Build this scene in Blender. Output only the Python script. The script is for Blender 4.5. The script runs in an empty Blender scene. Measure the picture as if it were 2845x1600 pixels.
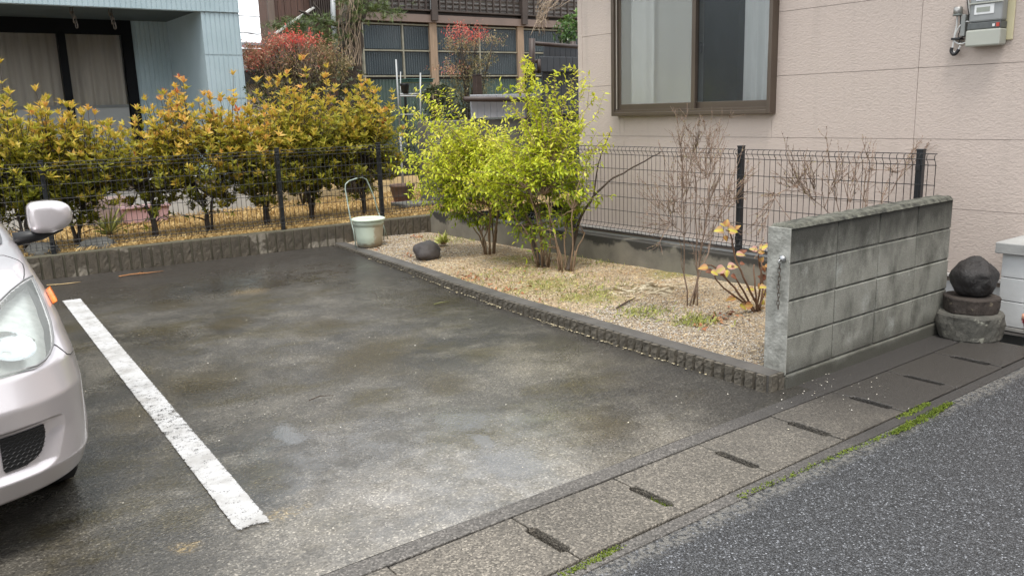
import bpy, math, random
import numpy as np
from mathutils import Vector, Matrix, noise as mnoise
random.seed(7); RNG = np.random.default_rng(7)
scene = bpy.context.scene
col = scene.collection
rad = math.radians

# ------------------------------------------------------------------ camera
# world: +X along the street to the right, +Y away from the street along the house wall, Z up, metres
CAM = Vector((0, 0, 1.5))
RIGHT = Vector((0.79559479, -0.60506074, -0.03050299))
UP = Vector((0.15075414, 0.14895879, 0.97728423))
FWD = Vector((0.58677263, 0.78212069, -0.20972625))
FPX, PW, PH = 2325.0, 2845.0, 1600.0
cam_data = bpy.data.cameras.new("camera")
cam = bpy.data.objects.new("camera", cam_data); col.objects.link(cam)
cam_data.sensor_width = 36.0; cam_data.lens = 36.0 * FPX / PW
cam_data.clip_start = 0.05; cam_data.clip_end = 2000
mw = Matrix((RIGHT, UP, -FWD)).transposed().to_4x4(); mw.translation = CAM
cam.matrix_world = mw
scene.camera = cam

# ------------------------------------------------------------------ light: bright overcast
SUN_EL, SUN_AZ = rad(68), rad(215)      # azimuth: compass-like angle measured from +Y towards +X
world = bpy.data.worlds.new("World"); scene.world = world; world.use_nodes = True
wn = world.node_tree; wn.nodes.clear()
sky = wn.nodes.new("ShaderNodeTexSky"); sky.sky_type = 'NISHITA'; sky.sun_disc = False
sky.sun_elevation = SUN_EL; sky.sun_rotation = SUN_AZ
sky.air_density = 1.0; sky.dust_density = 1.0; sky.ozone_density = 1.0
hs = wn.nodes.new("ShaderNodeHueSaturation"); hs.inputs['Saturation'].default_value = 0.16
mx = wn.nodes.new("ShaderNodeMix"); mx.data_type = 'RGBA'
mx.inputs[0].default_value = 0.72; mx.inputs[7].default_value = (7.6, 7.9, 8.2, 1)   # even cloud layer
bg = wn.nodes.new("ShaderNodeBackground"); bg.inputs['Strength'].default_value = 0.1
wo = wn.nodes.new("ShaderNodeOutputWorld")
wn.links.new(sky.outputs[0], hs.inputs['Color']); wn.links.new(hs.outputs[0], mx.inputs[6])
wn.links.new(mx.outputs[2], bg.inputs[0]); wn.links.new(bg.outputs[0], wo.inputs[0])
sd = bpy.data.lights.new("sun", 'SUN'); sd.energy = 1.3; sd.angle = rad(20); sd.color = (1.0, 0.95, 0.88)
sun = bpy.data.objects.new("sun", sd); col.objects.link(sun)
sdir = Vector((math.sin(SUN_AZ) * math.cos(SUN_EL), math.cos(SUN_AZ) * math.cos(SUN_EL), math.sin(SUN_EL)))
sun.rotation_euler = sdir.to_track_quat('Z', 'Y').to_euler(); sun.location = (0, 0, 20)
vs = scene.view_settings
vs.view_transform = 'Standard'; vs.look = 'None'; vs.gamma = 1.0; vs.exposure = 1.48; vs.use_curve_mapping = False
scene.cycles.max_bounces = 6; scene.cycles.transparent_max_bounces = 24

# ------------------------------------------------------------------ measuring helpers (photograph pixel -> point in the place)
def ray(px, py):
    return (RIGHT * (px - PW / 2) - UP * (py - PH / 2) + FWD * FPX).normalized()
def gz(px, py, z=0.0):
    r = ray(px, py); return CAM + r * ((z - CAM.z) / r.z)
def gy(px, py, y):
    r = ray(px, py); return CAM + r * (y / r.y)
def gx(px, py, x):
    r = ray(px, py); return CAM + r * (x / r.x)

# ------------------------------------------------------------------ material helpers
class NT:
    def __init__(s, name):
        s.m = bpy.data.materials.new(name); s.m.use_nodes = True
        s.t = s.m.node_tree; s.t.nodes.clear()
        s.out = s.t.nodes.new("ShaderNodeOutputMaterial")
        s.p = s.t.nodes.new("ShaderNodeBsdfPrincipled"); s.t.links.new(s.p.outputs[0], s.out.inputs[0])
        s.geo = s.t.nodes.new("ShaderNodeNewGeometry")
    def put(s, sock, v):
        if v is None: return
        if isinstance(v, bpy.types.NodeSocket): s.t.links.new(v, sock)
        else:
            if isinstance(v, (tuple, list)) and len(v) == 3 and sock.type == 'RGBA': v = (*v, 1)
            if isinstance(v, (int, float)) and sock.type == 'RGBA': v = (v, v, v, 1)
            sock.default_value = v
    def pos(s, scale=(1, 1, 1), rot=(0, 0, 0), obj=False):
        if obj:
            o = s.t.nodes.new("ShaderNodeTexCoord").outputs['Object']
        else: o = s.geo.outputs['Position']
        if scale == (1, 1, 1) and rot == (0, 0, 0): return o
        n = s.t.nodes.new("ShaderNodeMapping"); n.inputs['Scale'].default_value = scale; n.inputs['Rotation'].default_value = rot
        s.t.links.new(o, n.inputs[0]); return n.outputs[0]
    def noise(s, scale, detail=3, rough=.55, vec=None, dist=0):
        n = s.t.nodes.new("ShaderNodeTexNoise"); n.inputs['Scale'].default_value = scale
        n.inputs['Detail'].default_value = detail; n.inputs['Roughness'].default_value = rough; n.inputs['Distortion'].default_value = dist
        s.put(n.inputs['Vector'], vec if vec is not None else s.geo.outputs['Position']); return n.outputs[0]
    def vor(s, scale, out='Color', feature='F1', vec=None):
        n = s.t.nodes.new("ShaderNodeTexVoronoi"); n.feature = feature; n.inputs['Scale'].default_value = scale
        s.put(n.inputs['Vector'], vec if vec is not None else s.geo.outputs['Position']); return n.outputs[out]
    def ramp(s, fac, stops, const=False):
        n = s.t.nodes.new("ShaderNodeValToRGB"); e = n.color_ramp.elements
        if const: n.color_ramp.interpolation = 'CONSTANT'
        while len(e) < len(stops): e.new(.5)
        for i, (p, c) in enumerate(stops):
            e[i].position = p
            e[i].color = (c, c, c, 1) if isinstance(c, (int, float)) else (*c, 1)
        s.put(n.inputs[0], fac); return n.outputs[0]
    def mix(s, fac, a, b, mode='MIX'):
        n = s.t.nodes.new("ShaderNodeMix"); n.data_type = 'RGBA'; n.blend_type = mode
        s.put(n.inputs[0], fac); s.put(n.inputs[6], a); s.put(n.inputs[7], b); return n.outputs[2]
    def math(s, op, a, b=0.0, clamp=False):
        n = s.t.nodes.new("ShaderNodeMath"); n.operation = op; n.use_clamp = clamp
        s.put(n.inputs[0], a); s.put(n.inputs[1], b); return n.outputs[0]
    def sep(s, v):
        n = s.t.nodes.new("ShaderNodeSeparateXYZ"); s.put(n.inputs[0], v); return n.outputs
    def attr(s, name):
        n = s.t.nodes.new("ShaderNodeAttribute"); n.attribute_name = name; return n.outputs['Fac']
    def objrand(s):
        return s.t.nodes.new("ShaderNodeObjectInfo").outputs['Random']
    def bump(s, h, strength=.5, dist=.01):
        n = s.t.nodes.new("ShaderNodeBump"); n.inputs['Strength'].default_value = strength; n.inputs['Distance'].default_value = dist; s.bumpn = n
        s.put(n.inputs['Height'], h); s.t.links.new(n.outputs[0], s.p.inputs['Normal']); return n.outputs[0]
    def near(s, x, y, r0, r1, wob=.25, wsc=3.0, sx=1.0, sy=1.0):
        """mask 1 inside r0, 0 outside r1 around a spot on the ground, with an uneven rim"""
        o = s.sep(s.geo.outputs['Position'])
        dx = s.math('MULTIPLY', s.math('SUBTRACT', o[0], x), sx); dy = s.math('MULTIPLY', s.math('SUBTRACT', o[1], y), sy)
        d = s.math('SQRT', s.math('ADD', s.math('MULTIPLY', dx, dx), s.math('MULTIPLY', dy, dy)))
        d = s.math('ADD', d, s.math('MULTIPLY', s.math('SUBTRACT', s.noise(wsc, 4), .5), wob * 2))
        n = s.t.nodes.new("ShaderNodeMapRange"); n.interpolation_type = 'SMOOTHSTEP'
        s.put(n.inputs[0], d); n.inputs[1].default_value = r0; n.inputs[2].default_value = r1
        n.inputs[3].default_value = 1; n.inputs[4].default_value = 0; return n.outputs[0]
    def set(s, **k):
        names = dict(col='Base Color', rough='Roughness', metal='Metallic', spec='Specular IOR Level', coat='Coat Weight', coatr='Coat Roughness', alpha='Alpha', trans='Transmission Weight', ior='IOR', sheen='Sheen Weight')
        for a, v in k.items(): s.put(s.p.inputs[names[a]], v)
        return s.m

def simple(name, c1, c2=None, scale=8, rough=.7, bump=0, bscale=60, metal=0, detail=4, coat=0, vec=None, bdist=.004, spec=.5):
    n = NT(name)
    if c2 is None: c2 = tuple(x * .75 for x in c1)
    v = n.pos(vec) if vec else None
    n.set(col=n.mix(n.ramp(n.noise(scale, detail, vec=v), [(.3, 0), (.7, 1)]), c1, c2), rough=rough, metal=metal, coat=coat, spec=spec)
    if bump: n.bump(n.noise(bscale, 4, vec=v), bump, bdist)
    return n.m

def leafmat(name, stops, trans=.35, rough=.45, spec=.4, hue=.0):
    n = NT(name)
    c = n.ramp(n.attr('tint'), stops)
    c = n.mix(n.ramp(n.noise(90, 2), [(.35, 0), (.75, .35)]), c, tuple(x * .6 for x in stops[len(stops) // 2][1]))
    n.set(col=c, rough=rough, spec=spec)
    tr = n.t.nodes.new("ShaderNodeBsdfTranslucent"); n.put(tr.inputs[0], c)
    mxs = n.t.nodes.new("ShaderNodeMixShader"); mxs.inputs[0].default_value = trans
    n.t.links.new(n.p.outputs[0], mxs.inputs[1]); n.t.links.new(tr.outputs[0], mxs.inputs[2])
    n.t.links.new(mxs.outputs[0], n.out.inputs[0]); return n.m

# ------------------------------------------------------------------ mesh helpers
def link(name, me, mat=None, parent=None, smooth=False):
    o = bpy.data.objects.new(name, me); col.objects.link(o)
    if mat is not None and not me.materials: me.materials.append(mat)
    if smooth: me.polygons.foreach_set('use_smooth', [True] * len(me.polygons))
    if parent is not None: adopt(o, parent)
    return o
def adopt(o, parent):
    o.parent = parent; o.matrix_parent_inverse = Matrix.Translation(parent_origin(parent)).inverted()
def parent_origin(p):
    v = Vector(p.location)
    return v
def thing(name, label, cat, loc=(0, 0, 0), group=None, kind=None):
    o = bpy.data.objects.new(name, None); col.objects.link(o); o.location = loc; o.empty_display_size = .1
    return tag(o, label, cat, group, kind)
def tag(o, label=None, cat=None, group=None, kind=None):
    if label: o['label'] = label
    if cat: o['category'] = cat
    if group: o['group'] = group
    if kind: o['kind'] = kind
    return o
def struct(o): o['kind'] = 'structure'; return o
def stuff(o, label=None, cat=None):
    o['kind'] = 'stuff'; return tag(o, label, cat)

class MB:
    def __init__(s): s.v = []; s.f = []
    def quad(s, a, b, c, d):
        n = len(s.v); s.v += [tuple(a), tuple(b), tuple(c), tuple(d)]; s.f.append((n, n + 1, n + 2, n + 3)); return s
    def box(s, x0, x1, y0, y1, z0, z1):
        n = len(s.v)
        s.v += [(x0, y0, z0), (x1, y0, z0), (x1, y1, z0), (x0, y1, z0), (x0, y0, z1), (x1, y0, z1), (x1, y1, z1), (x0, y1, z1)]
        s.f += [(n, n + 3, n + 2, n + 1), (n + 4, n + 5, n + 6, n + 7), (n, n + 1, n + 5, n + 4), (n + 1, n + 2, n + 6, n + 5), (n + 2, n + 3, n + 7, n + 6), (n + 3, n, n + 4, n + 7)]
        return s
    def tube(s, pts, r, n=6, cap=True):
        pts = [Vector(p) for p in pts]; rs = r if isinstance(r, (list, tuple, np.ndarray)) else [r] * len(pts)
        base = len(s.v); ref = None
        for i, p in enumerate(pts):
            d = (pts[min(i + 1, len(pts) - 1)] - pts[max(i - 1, 0)])
            d = d.normalized() if d.length > 1e-9 else Vector((0, 0, 1))
            if ref is None: ref = Vector((1, 0, 0)) if abs(d.x) < .8 else Vector((0, 1, 0))
            u = d.cross(ref).normalized(); w = d.cross(u).normalized(); ref = -w if False else ref
            for k in range(n):
                a = 2 * math.pi * k / n; q = p + (u * math.cos(a) + w * math.sin(a)) * rs[i]; s.v.append(tuple(q))
        for i in range(len(pts) - 1):
            for k in range(n):
                a = base + i * n + k; b = base + i * n + (k + 1) % n; s.f.append((a, b, b + n, a + n))
        if cap:
            s.f.append(tuple(base + k for k in reversed(range(n)))); e = base + (len(pts) - 1) * n; s.f.append(tuple(e + k for k in range(n)))
        return s
    def lathe(s, prof, c=(0, 0, 0), n=24, wob=0, seed=0):
        base = len(s.v); rg = random.Random(seed)
        for r, z in prof:
            for k in range(n):
                a = 2 * math.pi * k / n
                rr = r * (1 + wob * mnoise.noise(Vector((math.cos(a) * 2 + seed, math.sin(a) * 2, z * 6))) + wob * .25 * mnoise.noise(Vector((math.cos(a) * 9 + seed, math.sin(a) * 9, z * 40))))
                s.v.append((c[0] + rr * math.cos(a), c[1] + rr * math.sin(a), c[2] + z))
        for i in range(len(prof) - 1):
            for k in range(n):
                a = base + i * n + k; b = base + i * n + (k + 1) % n; s.f.append((a, b, b + n, a + n))
        s.f.append(tuple(base + k for k in reversed(range(n)))); e = base + (len(prof) - 1) * n; s.f.append(tuple(e + k for k in range(n)))
        return s
    def prism(s, poly, axis, a0, a1):
        """poly: 2D outline, extruded along axis ('x','y','z') from a0 to a1"""
        n = len(s.v); m = len(poly)
        def mk(p, a): return {'x': (a, p[0], p[1]), 'y': (p[0], a, p[1]), 'z': (p[0], p[1], a)}[axis]
        s.v += [mk(p, a0) for p in poly] + [mk(p, a1) for p in poly]
        s.f.append(tuple(range(n + m - 1, n - 1, -1))); s.f.append(tuple(range(n + m, n + 2 * m)))
        for i in range(m): s.f.append((n + i, n + (i + 1) % m, n + m + (i + 1) % m, n + m + i))
        return s
    def mesh(s, name):
        me = bpy.data.meshes.new(name); me.from_pydata(s.v, [], s.f); me.update(); return me
    def build(s, name, mat, parent=None, smooth=False, bevel=0, seg=2):
        me = s.mesh(name)
        bmfix(me)
        o = link(name, me, mat, parent, smooth)
        if bevel:
            b = o.modifiers.new('bevel', 'BEVEL'); b.width = bevel; b.segments = seg; b.limit_method = 'ANGLE'; b.angle_limit = rad(40)
        return o
def bmfix(me):
    import bmesh
    bm = bmesh.new(); bm.from_mesh(me); bmesh.ops.recalc_face_normals(bm, faces=bm.faces); bm.to_mesh(me); bm.free()

def bigmesh(name, V, F, mat, parent=None, tint=None, smooth=False):
    """V (n,3) float, F (m,k) int with one k for all; tint per vertex"""
    me = bpy.data.meshes.new(name); V = np.asarray(V, np.float32); F = np.asarray(F, np.int32); k = F.shape[1]
    me.vertices.add(len(V)); me.vertices.foreach_set('co', V.ravel())
    me.loops.add(F.size); me.loops.foreach_set('vertex_index', F.ravel())
    me.polygons.add(len(F)); me.polygons.foreach_set('loop_start', np.arange(0, F.size, k, dtype=np.int32))
    me.polygons.foreach_set('loop_total', np.full(len(F), k, np.int32))
    if tint is not None:
        a = me.attributes.new('tint', 'FLOAT', 'POINT'); a.data.foreach_set('value', np.asarray(tint, np.float32))
    me.update(calc_edges=True); me.validate()
    return link(name, me, mat, parent, smooth)

def nrm(a): return a / np.maximum(np.linalg.norm(a, axis=-1, keepdims=True), 1e-9)
class Leaves:
    """collects leaves; each is a folded, drooping blade of 4 triangles (or a needle of 1)"""
    def __init__(s): s.p = []; s.d = []; s.l = []; s.w = []; s.t = []; s.u = []
    def add(s, p, d, l, w, t, up=(0, 0, 1)):
        s.p.append(tuple(p)); s.d.append(tuple(d)); s.l.append(l); s.w.append(w); s.t.append(t); s.u.append(tuple(up))
    def build(s, name, mat, parent=None, fold=.18, droop=.18):
        P = np.array(s.p); D = nrm(np.array(s.d)); L = np.array(s.l)[:, None]; W = np.array(s.w)[:, None]; U = np.array(s.u)
        U = U + RNG.normal(0, .35, U.shape); S = nrm(np.cross(D, U)); Nn = nrm(np.cross(S, D))
        b = P; l1 = P + D * L * .45 + S * W * .5 + Nn * W * fold; r1 = P + D * L * .45 - S * W * .5 + Nn * W * fold
        m = P + D * L * .5; t = P + D * L - Nn * L * droop
        V = np.stack([b, l1, r1, m, t], 1).reshape(-1, 3); n = len(P); i = np.arange(n)[:, None] * 5
        F = np.concatenate([i + [0, 3, 1], i + [0, 2, 3], i + [1, 3, 4], i + [3, 2, 4]], 1).reshape(-1, 3)
        return bigmesh(name, V, F, mat, parent, np.repeat(np.array(s.t), 5))

def bez(a, b, c, n):
    a, b, c = Vector(a), Vector(b), Vector(c)
    return [a * (1 - t) ** 2 + b * 2 * t * (1 - t) + c * t * t for t in [i / n for i in range(n + 1)]]
def jig(pts, amp):
    return [p + Vector((random.gauss(0, amp), random.gauss(0, amp), random.gauss(0, amp))) * (i > 0) for i, p in enumerate(pts)]
def rvec(s=1.0): return Vector((random.gauss(0, s), random.gauss(0, s), random.gauss(0, s)))
def rot_about(v, axis, ang): return Matrix.Rotation(ang, 3, axis) @ v
# ================================================================== SETTING
# ---- materials of the ground
def m_lot():
    n = NT('wet_old_paving')
    hf = n.math('MULTIPLY', n.math('SUBTRACT', n.noise(45, 4, .7), .5), .22)
    big = n.math('ADD', n.noise(.8, 7, .62, dist=.4), hf); med = n.math('ADD', n.noise(2.6, 8, .68), hf)
    c = n.mix(n.ramp(big, [(.34, 0), (.66, 1)]), (.027, .025, .022), (.088, .081, .069))
    c = n.mix(n.ramp(med, [(.47, 0), (.68, .75)]), c, (.155, .142, .118))
    st = n.ramp(n.math('ADD', n.noise(1.35, 7, .66, vec=n.pos((1, 1.5, 1), (0, 0, .5))), hf), [(.50, 0), (.66, .85)])
    c = n.mix(st, c, (.050, .040, .015))
    for (px, py, r) in [(1060, 960, .3), (880, 930, .18), (640, 900, .25), (560, 1060, .35), (900, 900, .22), (1010, 1010, .4), (480, 845, .25), (1230, 1060, .25), (350, 1160, .3), (1650, 1180, .3)]:
        q = gz(px, py); c = n.mix(n.math('MULTIPLY', n.near(q.x, q.y, r * .15, r, .22, 3.2, 1, .8), .7), c, (.042, .031, .010))
    q = gz(1330, 1440); c = n.mix(n.math('MULTIPLY', n.near(q.x, q.y, .1, 1.0, .35, 3, .6, 1), n.ramp(med, [(.36, .25), (.6, .9)])), c, (.225, .205, .175))
    q = gz(1560, 990); c = n.mix(n.math('MULTIPLY', n.near(q.x, q.y, .05, .8, .3, 3), n.ramp(med, [(.36, .1), (.62, .8)])), c, (.19, .17, .135))
    q = gz(520, 1520); c = n.mix(n.math('MULTIPLY', n.near(q.x, q.y, .0, .07, .06, 16), n.ramp(n.noise(60, 3), [(.4, .1), (.6, .9)])), c, (.24, .175, .08))
    q = gz(790, 1425); c = n.mix(n.math('MULTIPLY', n.near(q.x, q.y, .0, .08, .07, 14, .5, 1), n.ramp(n.noise(60, 3), [(.42, .0), (.62, .9)])), c, (.22, .17, .09))
    q = gz(690, 810); c = n.mix(n.near(q.x, q.y, .03, .22, .1, 6), c, (.20, .15, .085))
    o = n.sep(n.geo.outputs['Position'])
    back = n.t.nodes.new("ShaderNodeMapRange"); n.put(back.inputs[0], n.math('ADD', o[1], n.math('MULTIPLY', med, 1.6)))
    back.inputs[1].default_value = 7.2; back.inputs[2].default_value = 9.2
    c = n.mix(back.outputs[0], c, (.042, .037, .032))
    drain = n.t.nodes.new('ShaderNodeMapRange'); drain.interpolation_type = 'SMOOTHSTEP'; n.put(drain.inputs[0], n.math('ADD', n.math('SUBTRACT', o[0], n.math('MULTIPLY', o[1], .085)), n.math('MULTIPLY', n.noise(1.7, 4), .7)))
    drain.inputs[1].default_value = 3.0; drain.inputs[2].default_value = 3.75
    c = n.mix(n.math('MULTIPLY', drain.outputs[0], .85), c, (.034, .031, .027))
    sp = n.sep(n.vor(150))[0]; sp2 = n.noise(330, 2)
    c = n.mix(1.0, c, n.ramp(sp, [(0, .55), (.45, .85), (.8, 1.1), (.93, 1.5), (1, 2.3)]), 'MULTIPLY')
    c = n.mix(n.math('MULTIPLY', n.ramp(n.noise(40, 5, .7), [(.55, 0), (.7, 1)]), .35), c, (.02, .018, .014))
    wet = n.ramp(n.noise(.62, 4, .55, dist=.3), [(.36, .20), (.62, .50)])
    film = 0
    for (px, py, r, sx, sy) in [(1330, 1330, 1.0, .8, 1), (1000, 1240, .8, .8, 1), (700, 780, .9, .5, 1), (1450, 1180, .5, 1, 1)]:
        q = gz(px, py); m = n.near(q.x, q.y, r * .2, r, .35, 1.6, sx, sy); film = m if film == 0 else n.math('MAXIMUM', film, m)
    film = n.math('MULTIPLY', film, n.ramp(n.noise(7, 4, .6), [(.38, .25), (.6, 1)]))
    wet = n.mix(film, wet, .14)
    pud = 0
    for (px, py, r, sx, sy) in [(1420, 1285, .17, 1, .8), (1280, 1165, .10, .8, .6), (800, 1205, .10, 1.4, .6), (1345, 1225, .07, 1.6, .7)]:
        q = gz(px, py); m = n.near(q.x, q.y, r * .5, r * 1.3, .1, 9, sx, sy); pud = m if pud == 0 else n.math('MAXIMUM', pud, m)
    n.set(col=n.mix(n.math('MULTIPLY', pud, .5), c, (.03, .03, .03)), rough=n.mix(pud, wet, .06), spec=.5, coat=n.math('MULTIPLY', n.math('MAXIMUM', film, pud), .55), coatr=.16)
    h = n.math('ADD', n.math('MULTIPLY', sp, .7), n.noise(60, 4))
    b = n.bump(h, .7, .005); n.put(n.bumpn.inputs['Strength'], n.math('SUBTRACT', .75, n.math('MULTIPLY', n.math('MAXIMUM', film, pud), .5)))
    return n.m
def m_road():
    n = NT('fresh_asphalt')
    v = n.vor(165); vd = n.vor(165, 'Distance'); r = n.sep(v)
    c = n.ramp(r[0], [(0, .02), (.45, .048), (.72, .085), (.88, .11), (.95, .18), (1, .36)])
    c = n.mix(1.0, c, (.96, 1.0, 1.08), 'MULTIPLY')
    c = n.mix(n.ramp(n.noise(1.2, 4), [(.4, 0), (.8, .4)]), c, (.05, .05, .052))
    c = n.mix(n.ramp(vd, [(.45, 0), (.75, .7)]), c, (.012, .012, .013))
    o = n.sep(n.geo.outputs['Position'])
    edge = n.math('SUBTRACT', n.math('ADD', o[1], n.math('MULTIPLY', n.noise(9, 4), .10)), 1.83)
    c = n.mix(n.math('MULTIPLY', n.ramp(edge, [(.0, 0), (.05, .75)]), n.ramp(n.noise(60, 3), [(.4, 0), (.6, 1)])), c, (.20, .19, .17))
    n.set(col=c, rough=.42, spec=.5)
    n.bump(n.math('SUBTRACT', n.math('MULTIPLY', r[1], .6), vd), .8, .006)
    return n.m
def m_pebbledash(name, dry=(.142, .126, .104), dark=(.045, .041, .037), wetx=3.4):
    n = NT(name)
    v = n.vor(140); r = n.sep(v); vd = n.vor(140, 'Distance')
    c = n.mix(n.ramp(n.noise(1.8, 4), [(.35, 0), (.7, 1)]), dry, tuple(x * .68 for x in dry))
    c = n.mix(1.0, c, n.ramp(r[0], [(0, .45), (.3, .8), (.7, 1.1), (.88, 1.55), (1, 2.2)]), 'MULTIPLY')
    c = n.mix(n.math('MULTIPLY', n.objrand(), .3), c, (.09, .085, .075))
    o = n.sep(n.geo.outputs['Position'])
    w = n.t.nodes.new("ShaderNodeMapRange"); n.put(w.inputs[0], n.math('ADD', o[0], n.math('MULTIPLY', n.noise(2.4, 5), 1.4)))
    w.inputs[1].default_value = wetx; w.inputs[2].default_value = wetx + 1.3
    d = n.mix(1.0, dark, n.ramp(n.noise(120, 2), [(.3, .7), (.7, 1.35)]), 'MULTIPLY')
    c = n.mix(w.outputs[0], c, d)
    n.set(col=c, rough=n.mix(w.outputs[0], .62, .45))
    n.bump(n.math('SUBTRACT', n.math('MULTIPLY', r[1], .5), vd), .55, .005); return n.m
def m_soil():
    n = NT('sandy_garden_soil')
    r = n.sep(n.vor(120)); c = n.mix(n.ramp(n.noise(1.6, 5, .6), [(.35, 0), (.66, 1)]), (.41, .335, .235), (.30, .23, .145))
    c = n.mix(n.ramp(n.noise(3.0, 5, .65), [(.5, 0), (.68, .8)]), c, (.32, .225, .13))
    c = n.mix(1.0, c, n.ramp(r[0], [(0, .45), (.5, .95), (.8, 1.25), (1, 2.0)]), 'MULTIPLY')
    for (px, py, a) in [(1520, 795, .42), (1640, 830, .3), (1620, 690, .35), (1930, 905, .16), (1420, 720, .3), (1850, 760, .3), (1750, 690, .3)]:
        q = gz(px, py, .06); c = n.mix(n.math('MULTIPLY', n.near(q.x, q.y, a * .2, a, .3, 5), .75), c, (.20, .19, .045))
    n.set(col=c, rough=.9, spec=.2); n.bump(n.noise(90, 5, .7), .9, .012); return n.m
M_LOT = m_lot(); M_ROAD = m_road(); M_COVER = m_pebbledash('pebbled_concrete_cover'); M_SOIL = m_soil()
M_KERB = m_pebbledash('gutter_kerb_concrete', (.12, .11, .10), (.045, .042, .04), 3.0)
M_DARKCONC = simple('slot_shade_concrete', (.012, .012, .011), (.008, .009, .007), 9, .9, spec=.1)  # channel coloured near black to put deep shade into the cover slots
M_YARD = simple('dry_lawn_soil', (.36, .25, .11), (.27, .19, .09), 3, .95, .7, 40, detail=6)
M_GROUND = simple('far_ground', (.16, .14, .11), (.10, .09, .07), .7, .9)
M_CONC = simple('pale_concrete', (.36, .35, .33), (.26, .255, .24), 5, .8, .3, 90)

def sheet(name, x0, x1, y0, y1, z, mat, nx=1, ny=1, amp=0, sc=1.0):
    V = []; F = []
    for j in range(ny + 1):
        for i in range(nx + 1):
            x = x0 + (x1 - x0) * i / nx; y = y0 + (y1 - y0) * j / ny
            V.append((x, y, z + (amp * mnoise.noise(Vector((x * sc, y * sc, 3.3))) if amp else 0)))
    for j in range(ny):
        for i in range(nx):
            a = j * (nx + 1) + i; F.append((a, a + 1, a + nx + 2, a + nx + 1))
    return struct(bigmesh(name, V, F, mat, smooth=amp > 0))
sheet('ground', -400, 400, -400, 600, -.42, M_GROUND)
EDGE = [(3.57, 2.52), (3.60, 3.23), (3.64, 3.94), (3.71, 5.04), (3.80, 5.9), (3.91, 6.68), (4.03, 7.8), (4.15, 8.90)]
def edge_x(y): return float(np.interp(y, [e[1] for e in EDGE], [e[0] for e in EDGE]))
V = []; F = []
for j in range(61):
    y = 2.42 + 6.88 * j / 60; xe = edge_x(y) + (.06 if y > 2.56 else .2)
    for i in range(61):
        x = -7 + (xe + 7) * i / 60; V.append((x, y, .004 * mnoise.noise(Vector((x * 1.1, y * 1.1, 3.3)))))
for j in range(60):
    for i in range(60): a = j * 61 + i; F.append((a, a + 1, a + 62, a + 61))
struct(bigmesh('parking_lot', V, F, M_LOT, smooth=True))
sheet('road', -40, 60, -30, 1.872, -.006, M_ROAD)
sheet('side_path', 3.76, 5.60, 2.42, 2.53, -.002, M_KERB)
sheet('pavement', 5.60, 30, 1.872, 2.53, -.003, M_KERB)
sheet('alley', 5.40, 30, 2.53, 40, -.004, M_KERB)
# gutter with its covers
gut = MB().box(-8, 5.6, 2.335, 2.42, -.4, .002).box(-8, 5.6, 1.872, 1.93, -.4, .0).build('gutter', M_KERB, bevel=.004); struct(gut)
MB().box(-8, 5.6, 1.9305, 1.936, -.3, -.012).box(-8, 5.6, 2.329, 2.3345, -.3, -.012).build('gutter_side', M_DARKCONC, gut)
chan = MB().box(-8, 5.6, 1.93, 2.335, -.40, -.30).build('gutter_bed', M_DARKCONC, gut)
PITCH = .5267; X0 = 1.71; hw = PITCH / 2 - .003
def cover_poly():
    s0, s1, d = 2.005 - 2.1325, 2.225 - 2.1325, .021; e = .1935
    return [(-hw, -e), (hw, -e), (hw, s0), (hw - d, s0 + .012), (hw - d, s1 - .012), (hw, s1), (hw, e), (-hw, e), (-hw, s1), (-hw + d, s1 - .012), (-hw + d, s0 + .012), (-hw, s0)]
cm = MB().prism(cover_poly(), 'z', -.09, .0).mesh('drain_cover'); bmfix(cm); cm.materials.append(M_COVER)
for k in range(-6, 7):
    c = link('drain_cover', cm, None, gut)
    c.location = (X0 + PITCH * (k + .5), 2.1325, .001 + .003 * random.random()); c.rotation_euler = (random.gauss(0, .004), random.gauss(0, .004), 0)
    b = c.modifiers.new('bevel', 'BEVEL'); b.width = .005; b.segments = 2; b.limit_method = 'ANGLE'
# moss along the gutter rim and inside one slot
def m_moss():
    n = NT('bright_moss'); n.set(col=n.mix(n.ramp(n.noise(70, 4), [(.35, 0), (.65, 1)]), (.10, .16, .015), (.22, .27, .03)), rough=.95)
    n.bump(n.noise(220, 3), 1, .01); return n.m
M_MOSS = m_moss()
mv = MB()
def tuftline(p0, p1, w, n, h):
    for i in range(n):
        t = random.random(); e = math.sin(math.pi * t) ** .5
        p = p0.lerp(p1, t) + Vector((random.gauss(0, .01), random.gauss(0, w * .4 * e), 0)); r = random.uniform(.006, .018)
        for k in range(5):
            a = random.random() * 6.28; q = p + Vector((math.cos(a) * r, math.sin(a) * r, 0)); s_ = Vector((-math.sin(a), math.cos(a), 0)) * .004
            mv.v += [tuple(q - s_), tuple(q + s_), (q.x + random.gauss(0, .004), q.y + random.gauss(0, .004), q.z + h * random.uniform(.5, 1.2))]; m_ = len(mv.v); mv.f.append((m_ - 3, m_ - 2, m_ - 1))
tuftline(gz(2480, 1205), gz(2640, 1122), .022, 330, .010)
tuftline(gz(2500, 1160), gz(2580, 1120), .02, 90, .008)
tuftline(gz(2050, 1382), gz(2480, 1200), .007, 150, .005)
tuftline(gz(1560, 1600), gz(1720, 1520), .008, 90, .006)
stuff(link('moss', mv.mesh('moss'), M_MOSS), 'bright green moss growing along the rim of the gutter', 'moss')
mv = MB(); tuftline(Vector((2.237, 2.02, -.045)), Vector((2.237, 2.12, -.045)), .01, 120, .03)
stuff(link('moss', mv.mesh('moss'), M_MOSS), 'moss filling the slot between two drain covers', 'moss')

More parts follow.
